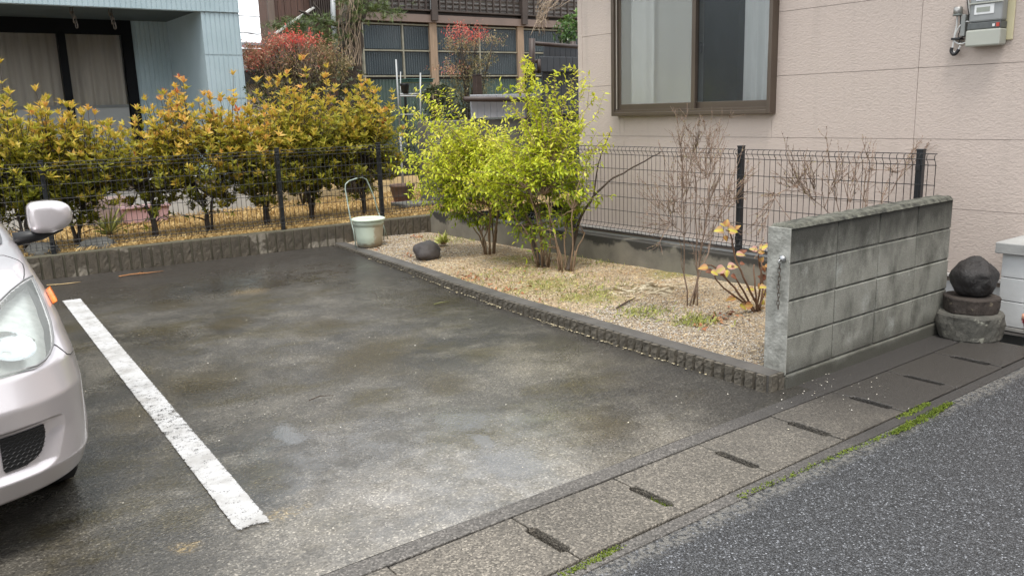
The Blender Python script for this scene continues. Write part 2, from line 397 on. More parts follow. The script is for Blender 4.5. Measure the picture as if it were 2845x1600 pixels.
# painted bay line
def m_line():
    n = NT('worn_white_paint')
    w = n.math('ADD', n.math('MULTIPLY', n.noise(26, 8, .75), .6), n.math('MULTIPLY', n.noise(210, 3, .6), .4))
    a = n.attr('tint'); w = n.math('ADD', w, a)
    al = n.ramp(w, [(.37, 0), (.45, 1)])
    n.set(col=n.mix(n.ramp(n.noise(5, 6, .7), [(.42, 0), (.68, .9)]), (.47, .47, .47), (.27, .26, .245)), rough=.6, alpha=al)
    n.bump(n.noise(150, 3), .6, .003); return n.m
L0a, L0b, L1a, L1b = gz(173, 837), gz(222, 830), gz(663, 1480), gz(754, 1455)
V = []; T = []; F = []; NL = 160; K = 20
for i in range(NL + 1):
    t = i / NL; a = L0a.lerp(L1a, t); b = L0b.lerp(L1b, t)
    for k in range(K + 1):
        u = k / K * 1.10 - .05; p = a.lerp(b, u)
        e = min(k, K - k) / K; ee = min(i, NL - i) / NL
        V.append((p.x, p.y, .0065)); T.append(-.36 if k in (0, K) else (-.05 if k in (1, K - 1) else .0) - (.2 if i in (0, NL) else 0) - .05 * math.exp(-((t - .72) / .1) ** 2))
for i in range(NL):
    for k in range(K):
        a = i * (K + 1) + k; F.append((a, a + 1, a + K + 2, a + K + 1))
tag(struct(bigmesh('painted_line', V, F, m_line(), tint=T)), 'worn white line painted on the wet parking surface')

# ---- garden bed
def edge_h(y): return float(np.interp(y, [2.5, 4.0, 6.0, 7.5, 8.9], [.092, .085, .062, .045, .032]))
def bed_z(x, y):
    u = (x - edge_x(y)) / (5.45 - edge_x(y))
    return edge_h(y) - .02 + .025 * math.sin(max(0, min(1, u)) * math.pi) + .012 * mnoise.noise(Vector((x * 2.2, y * 2.2, 0))) + .006 * mnoise.noise(Vector((x * 9, y * 9, 5)))
V = []; F = []; NX, NY = 60, 200
for j in range(NY + 1):
    y = 2.60 + (8.98 - 2.60) * j / NY
    for i in range(NX + 1):
        x0 = edge_x(y) + .06; x = x0 + (5.50 - x0) * i / NX; V.append((x, y, bed_z(x, y)))
for j in range(NY):
    for i in range(NX):
        a = j * (NX + 1) + i; F.append((a, a + 1, a + NX + 2, a + NX + 1))
struct(bigmesh('garden_bed', V, F, M_SOIL, smooth=True))

# pebbles, straw and dead leaves lying on the bed: nobody could count them
def pebbles(name, n, xy, zf, smin, smax, mat, label, cat, tintf=None):
    oct_ = np.array([(1, 0, 0), (0, 1, 0), (-1, 0, 0), (0, -1, 0), (0, 0, .7), (0, 0, -.5)], float)
    fo = np.array([(0, 1, 4), (1, 2, 4), (2, 3, 4), (3, 0, 4), (1, 0, 5), (2, 1, 5), (3, 2, 5), (0, 3, 5)])
    V = np.zeros((n, 6, 3)); T = np.zeros((n, 6))
    for i in range(n):
        x, y = xy(); s = smin + (smax - smin) * random.random() ** 2.5
        a = random.random() * 6.28; c, s_ = math.cos(a), math.sin(a)
        v = oct_ * (s * np.array([1, random.uniform(.6, 1), random.uniform(.5, .9)])) * RNG.uniform(.75, 1.2, (6, 1))
        V[i, :, 0] = x + v[:, 0] * c - v[:, 1] * s_; V[i, :, 1] = y + v[:, 0] * s_ + v[:, 1] * c; V[i, :, 2] = zf(x, y) + v[:, 2] + s * .25
        T[i] = random.random()
    F = (np.arange(n)[:, None, None] * 6 + fo[None]).reshape(-1, 3)
    return stuff(bigmesh(name, V.reshape(-1, 3), F, mat, tint=T.ravel()), label, cat)
def tintmat(name, stops, rough=.8):
    n = NT(name); n.set(col=n.ramp(n.attr('tint'), stops), rough=rough); return n.m
M_PEB = tintmat('mixed_gravel', [(0, (.10, .085, .07)), (.3, (.25, .20, .15)), (.6, (.40, .34, .27)), (.85, (.52, .49, .44)), (1, (.7, .69, .66))])
def bed_xy():
    while True:
        r = random.random()
        if r < .38: y = random.uniform(2.62, 4.3); x = edge_x(y) + .10 + abs(random.gauss(0, .55))
        elif r < .7: y = random.uniform(7.0, 8.9); x = edge_x(y) + .1 + abs(random.gauss(0, .6))
        else: y = random.uniform(2.62, 8.9); x = random.uniform(edge_x(y) + .10, 5.4)
        if x < 5.42: return x, y
pebbles('gravel', 36000, bed_xy, bed_z, .003, .009, M_PEB, 'mixed pale gravel scattered over the garden bed', 'gravel')
def strands(name, n, xy, zf, mat, lmin, lmax, w, upf, label, cat, lie=0.15):
    V = np.zeros((n, 4, 3)); T = np.zeros((n, 4))
    for i in range(n):
        x, y = xy(); L = random.uniform(lmin, lmax); a = random.random() * 6.28; e = random.uniform(0, upf)
        d = np.array([math.cos(a) * math.cos(e), math.sin(a) * math.cos(e), math.sin(e)]); s_ = np.array([-math.sin(a), math.cos(a), 0]) * w * random.uniform(.6, 1.3)
        p = np.array([x, y, zf(x, y) + .002 + random.random() * lie * .03]); mid = p + d * L * .55 + np.array([0, 0, L * .06])
        V[i, 0] = p - s_; V[i, 1] = p + s_; V[i, 2] = mid + s_ * .8; V[i, 3] = p + d * L + np.array([random.gauss(0, .2), random.gauss(0, .2), -.25 * e]) * L * .4
        T[i] = random.random()
    F = (np.arange(n)[:, None, None] * 4 + np.array([(0, 1, 2), (0, 2, 3)])[None]).reshape(-1, 3)
    return stuff(bigmesh(name, V.reshape(-1, 3), F, mat, tint=T.ravel()), label, cat)
M_STRAW = tintmat('dry_straw', [(0, (.17, .095, .04)), (.3, (.34, .20, .09)), (.65, (.50, .36, .18)), (1, (.66, .55, .36))])
def litter_xy():
    while True:
        y = random.gauss(5.7, 1.0) if random.random() < .7 else random.uniform(2.7, 8.7)
        if not 2.65 < y < 8.85: continue
        x = random.uniform(edge_x(y) + .11, 5.35); return x, y
strands('plant_litter', 9000, litter_xy, bed_z, M_STRAW, .012, .045, .0012, .35, 'dry brown plant litter lying over the garden bed', 'litter')
qs = gz(1800, 808, .08)
strands('straw_heap', 170, lambda: (qs.x + random.gauss(0, .13), qs.y + random.gauss(0, .10)), lambda x, y: bed_z(x, y) + .005, tintmat('pale_straw', [(0, (.30, .24, .15)), (1, (.55, .49, .36))]), .05, .16, .0016, .25, 'pale heap of dead grass stalks on the garden bed', 'straw')
M_GRASSG = tintmat('short_green_weeds', [(0, (.10, .13, .02)), (.6, (.24, .26, .05)), (1, (.42, .40, .12))])
def weed_xy():
    c = random.choice([(1420, 760, .25), (1700, 720, .25), (1790, 880, .12), (1520, 790, .28), (1630, 825, .22), (1260, 660, .22), (1930, 905, .08), (1650, 700, .2)])
    q = gz(c[0], c[1], .06); x, y = q.x + random.gauss(0, c[2]), q.y + random.gauss(0, c[2]); return max(x, edge_x(y) + .14), y
strands('weeds', 3200, weed_xy, bed_z, M_GRASSG, .015, .05, .003, 1.3, 'low yellow green weeds sprouting in the garden bed', 'weeds')
# fallen white flecks by the gutter and pale sediment along the edging foot
M_FLECK = tintmat('pale_flecks', [(0, (.5, .45, .33)), (1, (.75, .72, .66))])
def flecks(n, f, smin, smax, name, label, mat=M_FLECK):
    mb = MB(); T = []
    for i in range(n):
        x, y, z = f(); r = random.uniform(smin, smax); k0 = len(mb.v); k = 6; a0 = random.random()
        for q in range(k):
            a = a0 + 6.28 * q / k; rr = r * random.uniform(.5, 1.2); mb.v.append((x + rr * math.cos(a), y + rr * math.sin(a), z + random.uniform(.001, .004))); 
        mb.f.append(tuple(range(k0, k0 + k)))
        T += [random.random()] * k
    me = mb.mesh(name); at_ = me.attributes.new('tint', 'FLOAT', 'POINT'); at_.data.foreach_set('value', T)
    return stuff(link(name, me, mat), label, 'debris')
def f1():
    p = gz(random.gauss(2290, 90), random.gauss(1075, 40)); return p.x, p.y, .006
flecks(80, f1, .0015, .0045, 'petal_debris', 'tiny pale flecks scattered on the drain covers by the block wall')
def f2():
    y = random.choice([random.uniform(2.9, 5.2), random.uniform(3.2, 4.6), random.uniform(5, 7.8)])
    g_ = math.sin(y * 9) + math.sin(y * 23)
    return edge_x(y) - .022 - abs(random.gauss(0, .008 + .010 * max(0, g_))), y, .007
flecks(330, f2, .003, .009, 'sediment', 'pale sandy sediment along the foot of the low edging', tintmat('pale_sediment', [(0, (.36, .30, .18)), (1, (.62, .55, .38))]))
def f3():
    return random.uniform(.5, 3.4), random.uniform(2.6, 8.6), .010
flecks(160, f3, .002, .005, 'grit', 'pale grit dotted over the wet parking surface')

# ---- neighbour's yard behind the back edging
def by(x): return 9.19 - .0657 * (x - 1.1)          # line of the back edging
V = []; F = []
for j in range(61):
    for i in range(61):
        x = -14 + 44 * i / 60; ya = by(x) + .10 if x < 5.7 else 8.9; y = ya + (40 - ya) * (j / 60) ** 1.6; V.append((x, y, .205 + (.02 * mnoise.noise(Vector((x * .8, y * .8, 3.3))) if j > 6 else 0)))
for j in range(60):
    for i in range(60): a = j * 61 + i; F.append((a, a + 1, a + 62, a + 61))
struct(bigmesh('yard', V, F, M_YARD, smooth=True))
M_DRY = tintmat('dry_lawn_blades', [(0, (.30, .19, .07)), (.5, (.50, .34, .13)), (1, (.66, .50, .24))])
def lawn_xy(): x = random.uniform(.2, 7.0); return x, by(x) + .15 + 3.1 * random.random() ** 1.4
strands('dry_grass', 46000, lawn_xy, lambda x, y: .208, M_DRY, .03, .09, .0026, 1.35, 'straw coloured dormant lawn behind the mesh fence', 'grass')
# ================================================================== EDGINGS AND WALLS
def m_split(name, c1, c2, patch=None, lo=.56):
    n = NT(name)
    c = n.mix(n.ramp(n.noise(14, 4), [(.3, 0), (.7, 1)]), c1, c2)
    if patch:
        c = n.mix(n.ramp(n.noise(2.3, 3, .5, vec=n.pos((1, 1, 1.8))), [(lo, 0), (lo + .03, .85)]), c, patch)
    c = n.mix(n.math('MULTIPLY', n.objrand(), .35), c, tuple(x * .5 for x in c1))
    n.set(col=c, rough=.75); n.bump(n.noise(75, 5, .7), .9, .012); return n.m
M_SPLIT_F = m_split('damp_split_face_block', (.135, .118, .092), (.082, .072, .057))
M_SPLIT_B = m_split('damp_brown_split_face_block', (.100, .082, .058), (.060, .050, .037), (.26, .23, .185), .555)
M_EDGETOP = simple('damp_edging_top', (.105, .098, .09), (.06, .056, .052), 6, .6, .4, 120)
M_BACKTOP = simple('mossy_edging_top', (.13, .12, .085), (.085, .078, .052), 5, .8, .4, 90)
def rib_mesh(name, w, d, h, mat, seed):
    """one split-faced rib: front towards -Y, base at origin"""
    rg = random.Random(seed); mb = MB(); xs_ = [-.5, -.46, -.2, .12, .46, .5]; nx, nz = 5, 6
    for j in range(nz + 1):
        for i in range(nx + 1):
            e = i in (0, nx); x = w * xs_[i] + (0 if e else rg.gauss(0, .0012)); z = h * j / nz
            mb.v.append((x, -d * (.1 if e else 1) + (0 if e else rg.gauss(0, d * .09)), z))
    for j in range(nz):
        for i in range(nx):
            a = j * (nx + 1) + i; mb.f.append((a, a + 1, a + nx + 2, a + nx + 1))
    k = len(mb.v); mb.v += [(-w / 2, 0, 0), (w / 2, 0, 0), (w / 2, 0, h), (-w / 2, 0, h)]
    mb.f += [tuple([nz * (nx + 1) + i for i in range(nx + 1)] + [k + 2, k + 3])]
    mb.f += [tuple([j * (nx + 1) for j in range(nz, -1, -1)] + [k, k + 3]), tuple([j * (nx + 1) + nx for j in range(nz + 1)] + [k + 2, k + 1])]
    me = mb.mesh(name); bmfix(me); me.materials.append(mat); return me
# low border beside the parking bay
border = thing('edging_border', 'low dark ribbed concrete edging between parking bay and garden bed', 'edging', (3.6, 2.55, 0))
core = MB(); ys = np.linspace(2.545, 8.93, 60)
for y0, y1 in zip(ys[:-1], ys[1:]):
    for (ya, yb) in [(y0, y1)]:
        xa, xb = edge_x(ya), edge_x(yb); ha, hb = edge_h(ya), edge_h(yb); n = len(core.v)
        core.v += [(xa, ya, -.05), (xb, yb, -.05), (xb, yb, hb), (xa, ya, ha), (xa + .115, ya, -.05), (xb + .115, yb, -.05), (xb + .115, yb, hb), (xa + .115, ya, ha)]
        core.f += [(n, n + 1, n + 2, n + 3), (n + 3, n + 2, n + 6, n + 7), (n + 4, n + 7, n + 6, n + 5)]
n = len(core.v) - 8; core.f += [(0, 3, 7, 4), (n + 1, n + 5, n + 6, n + 2)]
core.build('edging_core', M_EDGETOP, border)
ribF = [rib_mesh('rib', .054, .024, 1.0, M_SPLIT_F, i) for i in range(6)]
y = 2.585
while y < 8.88:
    o = link('rib', random.choice(ribF), None, border)
    dx = edge_x(y + .03) - edge_x(y - .03)
    o.location = (edge_x(y) - .001, y, -.01); o.rotation_euler = (0, 0, -math.pi / 2 - math.atan2(dx, .06)); o.scale = (1, random.uniform(.85, 1.1), edge_h(y) + .008)
    y += .0712
for x in (3.60, 3.665):
    o = link('rib', random.choice(ribF), None, border); o.location = (x, 2.546, -.01); o.scale = (1, .8, edge_h(2.5) + .008)
# back edging under the left fence
BY = 9.0
backw = thing('edging_wall', 'ribbed brown edging wall under the mesh fence at the back', 'wall', (3, BY, 0))
cb = MB(); xs = np.linspace(-2.2, 5.84, 30)
for xa, xb in zip(xs[:-1], xs[1:]):
    n = len(cb.v); ya, yb = by(xa), by(xb)
    cb.v += [(xa, ya, -.1), (xb, yb, -.1), (xb, yb, .229), (xa, ya, .229), (xa, ya + .13, -.1), (xb, yb + .13, -.1), (xb, yb + .13, .229), (xa, ya + .13, .229)]
    cb.f += [(n, n + 1, n + 2, n + 3), (n + 3, n + 2, n + 6, n + 7), (n + 4, n + 7, n + 6, n + 5)]
n = len(cb.v) - 8; cb.f += [(0, 3, 7, 4), (n + 1, n + 5, n + 6, n + 2)]
cb.build('edging_core', M_BACKTOP, backw)
ribB = [rib_mesh('rib', .083, .022, .222, M_SPLIT_B, 20 + i) for i in range(7)]
x = -2.1
while x < 5.8:
    o = link('rib', random.choice(ribB), None, backw); o.location = (x, by(x) - .001, 0); o.rotation_euler = (0, 0, -.0656); o.scale = (1, random.uniform(.8, 1.15), 1); x += .1005

# low wall carrying the right fence
def m_lowwall():
    n = NT('stained_low_wall'); o = n.sep(n.geo.outputs['Position'])
    c = n.mix(n.ramp(n.noise(4, 5), [(.35, 0), (.65, 1)]), (.20, .185, .15), (.13, .12, .10))
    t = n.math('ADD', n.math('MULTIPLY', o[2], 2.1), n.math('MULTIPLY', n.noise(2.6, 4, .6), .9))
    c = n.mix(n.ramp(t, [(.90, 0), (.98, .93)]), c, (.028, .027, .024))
    n.set(col=c, rough=.8); n.bump(n.noise(60, 4), .4, .006); return n.m
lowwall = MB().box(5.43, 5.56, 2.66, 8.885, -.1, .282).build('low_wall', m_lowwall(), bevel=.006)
tag(lowwall, 'low stained concrete wall under the fence beside the beige house', 'wall')

# concrete block wall
def m_block():
    n = NT('weathered_concrete_block'); P = n.geo.outputs['Position']; o = n.sep(P)
    c = n.mix(n.ramp(n.noise(3.2, 5, .6), [(.3, 0), (.7, 1)]), (.285, .285, .255), (.14, .14, .12))
    c = n.mix(n.math('MULTIPLY', n.objrand(), .45), c, (.27, .27, .235))
    c = n.mix(n.ramp(n.noise(4, 5, .65, vec=n.pos((1.8, 1.8, .8))), [(.50, 0), (.70, .75)]), c, (.06, .06, .05))
    c = n.mix(n.ramp(n.noise(5, 5, .65, vec=n.pos((1.4, 1.4, .9), (0, 0, 1))), [(.57, 0), (.74, .6)]), c, (.42, .44, .42))
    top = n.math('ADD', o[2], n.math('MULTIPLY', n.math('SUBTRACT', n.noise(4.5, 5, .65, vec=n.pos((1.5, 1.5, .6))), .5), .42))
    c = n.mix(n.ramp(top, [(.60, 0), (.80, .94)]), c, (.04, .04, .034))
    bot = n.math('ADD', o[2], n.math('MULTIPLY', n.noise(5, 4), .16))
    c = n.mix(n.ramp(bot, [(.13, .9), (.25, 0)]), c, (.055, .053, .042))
    c = n.mix(1.0, c, n.ramp(n.noise(160, 3, .6), [(.3, .7), (.7, 1.3)]), 'MULTIPLY')
    n.set(col=c, rough=.85); n.bump(n.noise(130, 4, .7), .55, .005); return n.m
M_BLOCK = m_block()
M_MORTAR = simple('grey_mortar', (.27, .27, .245), (.07, .07, .06), 20, .9, .5, 70)
WX0, WX1, WY0, WY1 = 3.69, 5.40, 2.525, 2.655
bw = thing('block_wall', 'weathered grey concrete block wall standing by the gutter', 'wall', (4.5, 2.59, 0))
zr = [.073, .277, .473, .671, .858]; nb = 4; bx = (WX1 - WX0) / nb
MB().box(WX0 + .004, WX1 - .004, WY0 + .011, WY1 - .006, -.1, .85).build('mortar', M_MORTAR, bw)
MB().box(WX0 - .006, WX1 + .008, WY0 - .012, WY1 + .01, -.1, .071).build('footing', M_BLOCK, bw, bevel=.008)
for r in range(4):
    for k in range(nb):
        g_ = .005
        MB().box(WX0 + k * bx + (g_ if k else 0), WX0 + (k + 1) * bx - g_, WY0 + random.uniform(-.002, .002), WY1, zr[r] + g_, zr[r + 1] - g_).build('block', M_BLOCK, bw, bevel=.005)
# rough mortar capping on the wall
mb = MB(); NXc, NYc = 70, 8
def capz(x, y):
    e = min((y - WY0 + .012) / .03, (WY1 + .012 - y) / .03, 1)
    return .858 + .018 * max(0, e) + .006 * mnoise.noise(Vector((x * 18, y * 18, 1))) + .004 * mnoise.noise(Vector((x * 50, y * 50, 4)))
for i in range(NXc + 1):
    for j in range(NYc + 1):
        x = WX0 - .004 + (WX1 - WX0 + .008) * i / NXc; y = WY0 - .008 + (WY1 - WY0 + .016) * j / NYc
        mb.v.append((x, y + .003 * mnoise.noise(Vector((x * 30, y, 9))), capz(x, y) if 0 < j < NYc and 0 < i < NXc else .853))
for i in range(NXc):
    for j in range(NYc):
        a = i * (NYc + 1) + j; mb.f.append((a, a + NYc + 1, a + NYc + 2, a + 1))
mb.build('capping', simple('rough_dark_capping', (.16, .16, .13), (.03, .03, .026), 22, .95, 1, 80, detail=6, bdist=.012), bw)
# plastered end face of the wall
MB().box(WX0 - .010, WX0 - .001, WY0 - .004, WY1 + .004, .072, .857).build('end_plaster', simple('pale_plastered_end', (.40, .40, .37), (.19, .19, .17), 13, .95, .7, 60, detail=7, spec=.15, bdist=.008), bw, bevel=.004)

# chain on its hook at the wall's end
M_GALV = simple('galvanised_steel', (.45, .46, .47), (.3, .3, .3), 20, .35, metal=.9)
ch = thing('chain', 'rusty grey chain hanging from a steel hook on the block wall end', 'chain', (3.66, 2.58, .6))
hy = gx(2175, 719, 3.675)
hk = MB(); hk.lathe([(.001, -.012), (.018, -.010), (.020, .0), (.014, .010), (.001, .013)], (0, 0, 0), 14)
hko = hk.build('hook_plate', M_GALV, ch, True); hko.location = (3.670, hy.y, hy.z); hko.rotation_euler = (0, -math.pi / 2, 0)
MB().tube([(3.66, hy.y, hy.z), (3.645, hy.y, hy.z - .004), (3.640, hy.y, hy.z - .018), (3.648, hy.y, hy.z - .03), (3.66, hy.y, hy.z - .026)], .0035, 8).build('hook', M_GALV, ch, True)
lk = MB(); L_, W_ = .014, .006
pts = [(W_ * math.cos(a), 0, (L_ - W_) * (1 if math.sin(a) > 0 else -1) * min(1, abs(math.sin(a)) * 4) + W_ * math.sin(a)) for a in np.linspace(0, 2 * math.pi, 18, endpoint=False)]
lk.tube(pts + [pts[0]], .0022, 5, cap=False)
lm = lk.mesh('chain_link'); bmfix(lm); lm.materials.append(simple('dull_chain_steel', (.17, .15, .13), (.09, .07, .055), 60, .5, metal=.7))
for k in range(11):
    o = link('chain_link', lm, None, ch, True); o.location = (3.648 + .002 * math.sin(k), hy.y + .002 * math.sin(k * 1.7), hy.z - .036 - k * .0215); o.rotation_euler = (random.gauss(0, .05), 0, (k % 2) * math.pi / 2 + .4)

# ================================================================== MESH FENCES
M_WIRE = simple('black_coated_wire', (.012, .012, .014), (.02, .02, .02), 9, .4)
M_POST = simple('black_coated_post', (.010, .012, .015), (.02, .022, .025), 5, .35)
def fence(name, label, P0, P1, zb, zt, posts, splits, out, ph=None):
    """welded wire panels with bent top and bottom; out = side the bends bulge to"""
    P0, P1 = Vector(P0), Vector(P1); d = (P1 - P0); L = d.length; d.normalize(); nrm_ = Vector((-d.y, d.x)) * out
    root = thing(name, label, 'fence', (P0.x, P0.y, zb))
    H = zt - zb
    prof = [(0.0, 0), (.014, .022), (.036, .024), (.060, .004), (.075, 0), (H - .075 - .05, 0), (H - .06 - .05, .004), (H - .036 - .05, .024), (H - .014 - .05, .022), (H - .05, 0)]
    def wp(s, z, o): q = P0 + d * s + nrm_ * o; return (q.x, q.y, z)
    edges = [0] + splits + [L]
    for a, b in zip(edges[:-1], edges[1:]):
        mb = MB(); n = int((b - a - .02) / .05); 
        for k in range(n + 1):
            s = a + .012 + (b - a - .024) * k / n; mb.tube([wp(s, zt - q[0], q[1]) for q in prof], .0027, 4)
        for z, o in [(zt - .002, .0), (zt - .036, .026), (zt - .075, .002), (zb + .052, .0), (zb + .086, .026), (zb + .125, .002)] + [(zt - .075 - (H - .2) * t, .002) for t in (.2, .4, .6, .8)]:
            mb.tube([wp(a + .006, z, o), wp((a + b) / 2, z, o), wp(b - .006, z, o)], .0028, 4)
        mb.build('mesh_panel', M_WIRE, root)
    for s in posts:
        q = P0 + d * s - nrm_ * .032; r = .022
        po = MB().box(-r, r, -r, r, 0, (ph or H) + .03).build('post', M_POST, root, bevel=.004); po.location = (q.x, q.y, zb - .005); po.rotation_euler = (0, 0, math.atan2(d.y, d.x))
        MB().box(-r - .002, r + .002, -r - .002, r + .002, 0, .012).build('post_cap', M_POST, po, bevel=.003)
        po.children[0].location = (0, 0, (ph or H) + .02); po.children[0].matrix_parent_inverse = Matrix.Identity(4)
        for zc in (.12, .42, .74):
            c_ = MB().box(-.016, .016, -.006, .006, 0, .03).build('clamp', M_WIRE, po, bevel=.002); c_.matrix_parent_inverse = Matrix.Identity(4); c_.location = (0, (r + .008) * out, zc)
    return root
fl = fence('mesh_fence', 'black wire mesh fence in front of the orange leaved hedge', (-2.2, by(-2.2) + .065), (5.78, by(5.78) + .065), .229, 1.122, [1.2, 3.51, 5.83, 7.06, 7.96], [1.22, 3.53, 5.85], -1)
fr = fence('mesh_fence', 'black wire mesh fence along the beige house wall', (5.495, 2.69), (5.495, 8.86), .282, 1.128, [.13, 1.58, 3.62, 5.6], [1.60, 3.64, 5.62], 1)

# ================================================================== BEIGE HOUSE ON THE RIGHT
HX = 6.0; HY0, HY1 = -.6, 6.72
def m_siding():
    n = NT('beige_embossed_siding'); v = n.pos((1, 1, 1.7))
    h = n.math('ADD', n.noise(42, 3, .5, vec=v, dist=.6), n.math('MULTIPLY', n.noise(15, 2, vec=v), .5))
    c = n.mix(n.ramp(n.noise(.9, 3), [(.35, 0), (.7, 1)]), (.535, .45, .40), (.505, .43, .38))
    c = n.mix(n.math('MULTIPLY', n.objrand(), .25), c, (.49, .415, .37))
    c = n.mix(n.ramp(h, [(.35, .45), (.75, 0)]), c, (.455, .38, .34))
    c = n.mix(n.ramp(n.noise(3, 4, .6, vec=n.pos((1, 3, .25))), [(.55, 0), (.8, .35)]), c, (.36, .31, .27))
    n.set(col=c, rough=.6, spec=.35); n.bump(h, .42, .010); return n.m
M_SID = m_siding(); M_FOUND = simple('white_foundation_paint', (.78, .79, .79), (.68, .68, .67), 4, .7, .15, 80)
M_BRONZE = simple('bronze_aluminium', (.125, .098, .076), (.105, .082, .064), 3, .38, metal=.35)
M_BRONZE_D = simple('dark_bronze_aluminium', (.03, .024, .02), (.022, .018, .016), 3, .4, metal=.3)
house = thing('beige_house', 'beige embossed siding house with bronze framed sliding window', 'house', (HX, 4, 0))
WYA, WYB = gx(2145, 318, HX).y, gx(1722, 322, HX).y       # window along Y
WZ0 = gx(1950, 308, HX).z; WZ1 = WZ0 + 1.22
zrows = [.262, .715, 1.195, 1.69, 2.19, 2.69, 3.19, 3.69]; ycols = [HY0, .95, gx(2552, 190, HX).y, gx(1734, 374, HX).y, HY1 - .055]
g_ = .0016
def panel(y0, y1, z0, z1):
    if y1 - y0 < .02 or z1 - z0 < .02: return
    MB().box(HX, HX + .016, y0 + g_, y1 - g_, z0 + g_, z1 - g_).build('siding_panel', M_SID, house)
for z0, z1 in zip(zrows[:-1], zrows[1:]):
    for y0, y1 in zip(ycols[:-1], ycols[1:]):
        ov = min(y1, WYB) > max(y0, WYA) and min(z1, WZ1) > max(z0, WZ0)
        if not ov: panel(y0, y1, z0, z1); continue
        panel(y0, min(y1, WYA), z0, z1); panel(max(y0, WYB), y1, z0, z1)
        ya, yb = max(y0, WYA), min(y1, WYB); panel(ya, yb, z0, min(z1, WZ0)); panel(ya, yb, max(z0, WZ1), z1)
bk = MB()
for b_ in [(HY0, WYA, .2, 3.69), (WYB, HY1, .2, 3.69), (WYA, WYB, .2, WZ0), (WYA, WYB, WZ1, 3.69)]: bk.box(HX + .016, HX + .12, b_[0], b_[1], b_[2], b_[3])
bk.build('wall_backing', simple('brown_sealant', (.36, .295, .25), (.31, .25, .215), 5), house)
MB().box(HX - .004, HX + .12, HY1 - .055, HY1 + .01, .262, 3.69).build('corner_trim', M_SID, house, bevel=.004)
MB().box(HX + .02, HX + .2, HY0, HY1, -.3, .236).build('foundation', M_FOUND, house)
MB().box(HX - .028, HX + .10, HY0, HY1 + .012, .238, .259).build('drip_edge', simple('white_drip_edge', (.55, .52, .50), (.48, .46, .44), 5, .4), house, bevel=.003)
MB().box(HX + .12, 12, HY1 - .05, HY1, .0, 3.69).build('end_wall', M_SID, house)
MB().box(HX + .125, 12, HY0, HY1 - .06, 3.0, 3.69).build('upper_floor', simple('plain_ceiling', (.5, .5, .48), None, 3), house)
MB().box(HX - .45, 12.3, HY0, HY1 + .35, 3.70, 3.86).build('eaves', M_BRONZE_D, house, bevel=.01)
MB().quad((HX - .5, HY0, 3.865), (HX - .5, HY1 + .4, 3.865), (9.2, HY1 + .4, 5.2), (9.2, HY0, 5.2)).quad((12.4, HY0, 3.865), (9.2, HY0, 5.2), (9.2, HY1 + .4, 5.2), (12.4, HY1 + .4, 3.865)).build('roof', simple('slate_roof', (.06, .06, .065), (.08, .08, .08), 6), house)
# the room behind the window
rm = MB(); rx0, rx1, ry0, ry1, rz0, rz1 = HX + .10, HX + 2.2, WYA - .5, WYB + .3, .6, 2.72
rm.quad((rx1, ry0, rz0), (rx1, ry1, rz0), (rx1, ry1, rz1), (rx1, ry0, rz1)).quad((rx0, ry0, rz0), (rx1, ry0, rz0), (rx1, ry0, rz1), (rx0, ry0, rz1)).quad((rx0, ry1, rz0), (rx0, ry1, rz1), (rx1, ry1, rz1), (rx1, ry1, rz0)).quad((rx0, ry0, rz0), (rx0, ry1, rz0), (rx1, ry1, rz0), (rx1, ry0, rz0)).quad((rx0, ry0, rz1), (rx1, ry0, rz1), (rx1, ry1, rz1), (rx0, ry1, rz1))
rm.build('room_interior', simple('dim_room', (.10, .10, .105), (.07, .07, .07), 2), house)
# window: projecting box frame, two sashes, panes, curtains
win = MB(); PR = .085; fw = .035
x0 = HX - PR
win.box(x0, HX + .06, WYA - fw, WYA, WZ0 - fw, WZ1 + fw).box(x0, HX + .06, WYB, WYB + fw, WZ0 - fw, WZ1 + fw).box(x0, HX + .06, WYA, WYB, WZ0 - fw, WZ0).box(x0, HX + .06, WYA, WYB, WZ1, WZ1 + fw)
wo_ = win.build('window_frame', M_BRONZE, house, bevel=.004)
MB().box(HX - .03, HX + .05, WYA + .002, WYB - .002, WZ0 + .001, WZ0 + .018).box(x0 + .012, x0 + .018, WYA + .002, WYB - .002, WZ0 + .001, WZ0 + .022).build('sill_track', M_BRONZE, wo_, bevel=.002)
MB().box(x0 - .03, HX + .02, WYB - .9, WYB + fw + .03, WZ1 + fw + .003, WZ1 + fw + .10).build('hood', simple('pale_grey_hood', (.36, .34, .36), None, 4, .4), wo_, bevel=.004)
def m_pane(name, milky, tintc, rough):
    n = NT(name); n.set(col=tintc, rough=.6, spec=.3)
    gl = n.t.nodes.new("ShaderNodeBsdfGlossy"); gl.inputs['Roughness'].default_value = rough; gl.inputs['Color'].default_value = (1, 1, 1, 1)
    bm_ = n.t.nodes.new("ShaderNodeBump"); bm_.inputs['Strength'].default_value = .25; bm_.inputs['Distance'].default_value = .003
    n.put(bm_.inputs['Height'], n.noise(120, 3)); n.t.links.new(bm_.outputs[0], gl.inputs['Normal'])
    tp = n.t.nodes.new("ShaderNodeBsdfTransparent"); tp.inputs[0].default_value = (.95, .965, .96, 1)
    m1 = n.t.nodes.new("ShaderNodeMixShader"); m1.inputs[0].default_value = milky
    n.t.links.new(tp.outputs[0], m1.inputs[1]); n.t.links.new(n.p.outputs[0], m1.inputs[2])
    fr_ = n.t.nodes.new("ShaderNodeFresnel"); fr_.inputs[0].default_value = 1.5
    m2 = n.t.nodes.new("ShaderNodeMixShader"); n.t.links.new(fr_.outputs[0], m2.inputs[0])
    n.t.links.new(m1.outputs[0], m2.inputs[1]); n.t.links.new(gl.outputs[0], m2.inputs[2]); n.t.links.new(m2.outputs[0], n.out.inputs[0]); return n.m
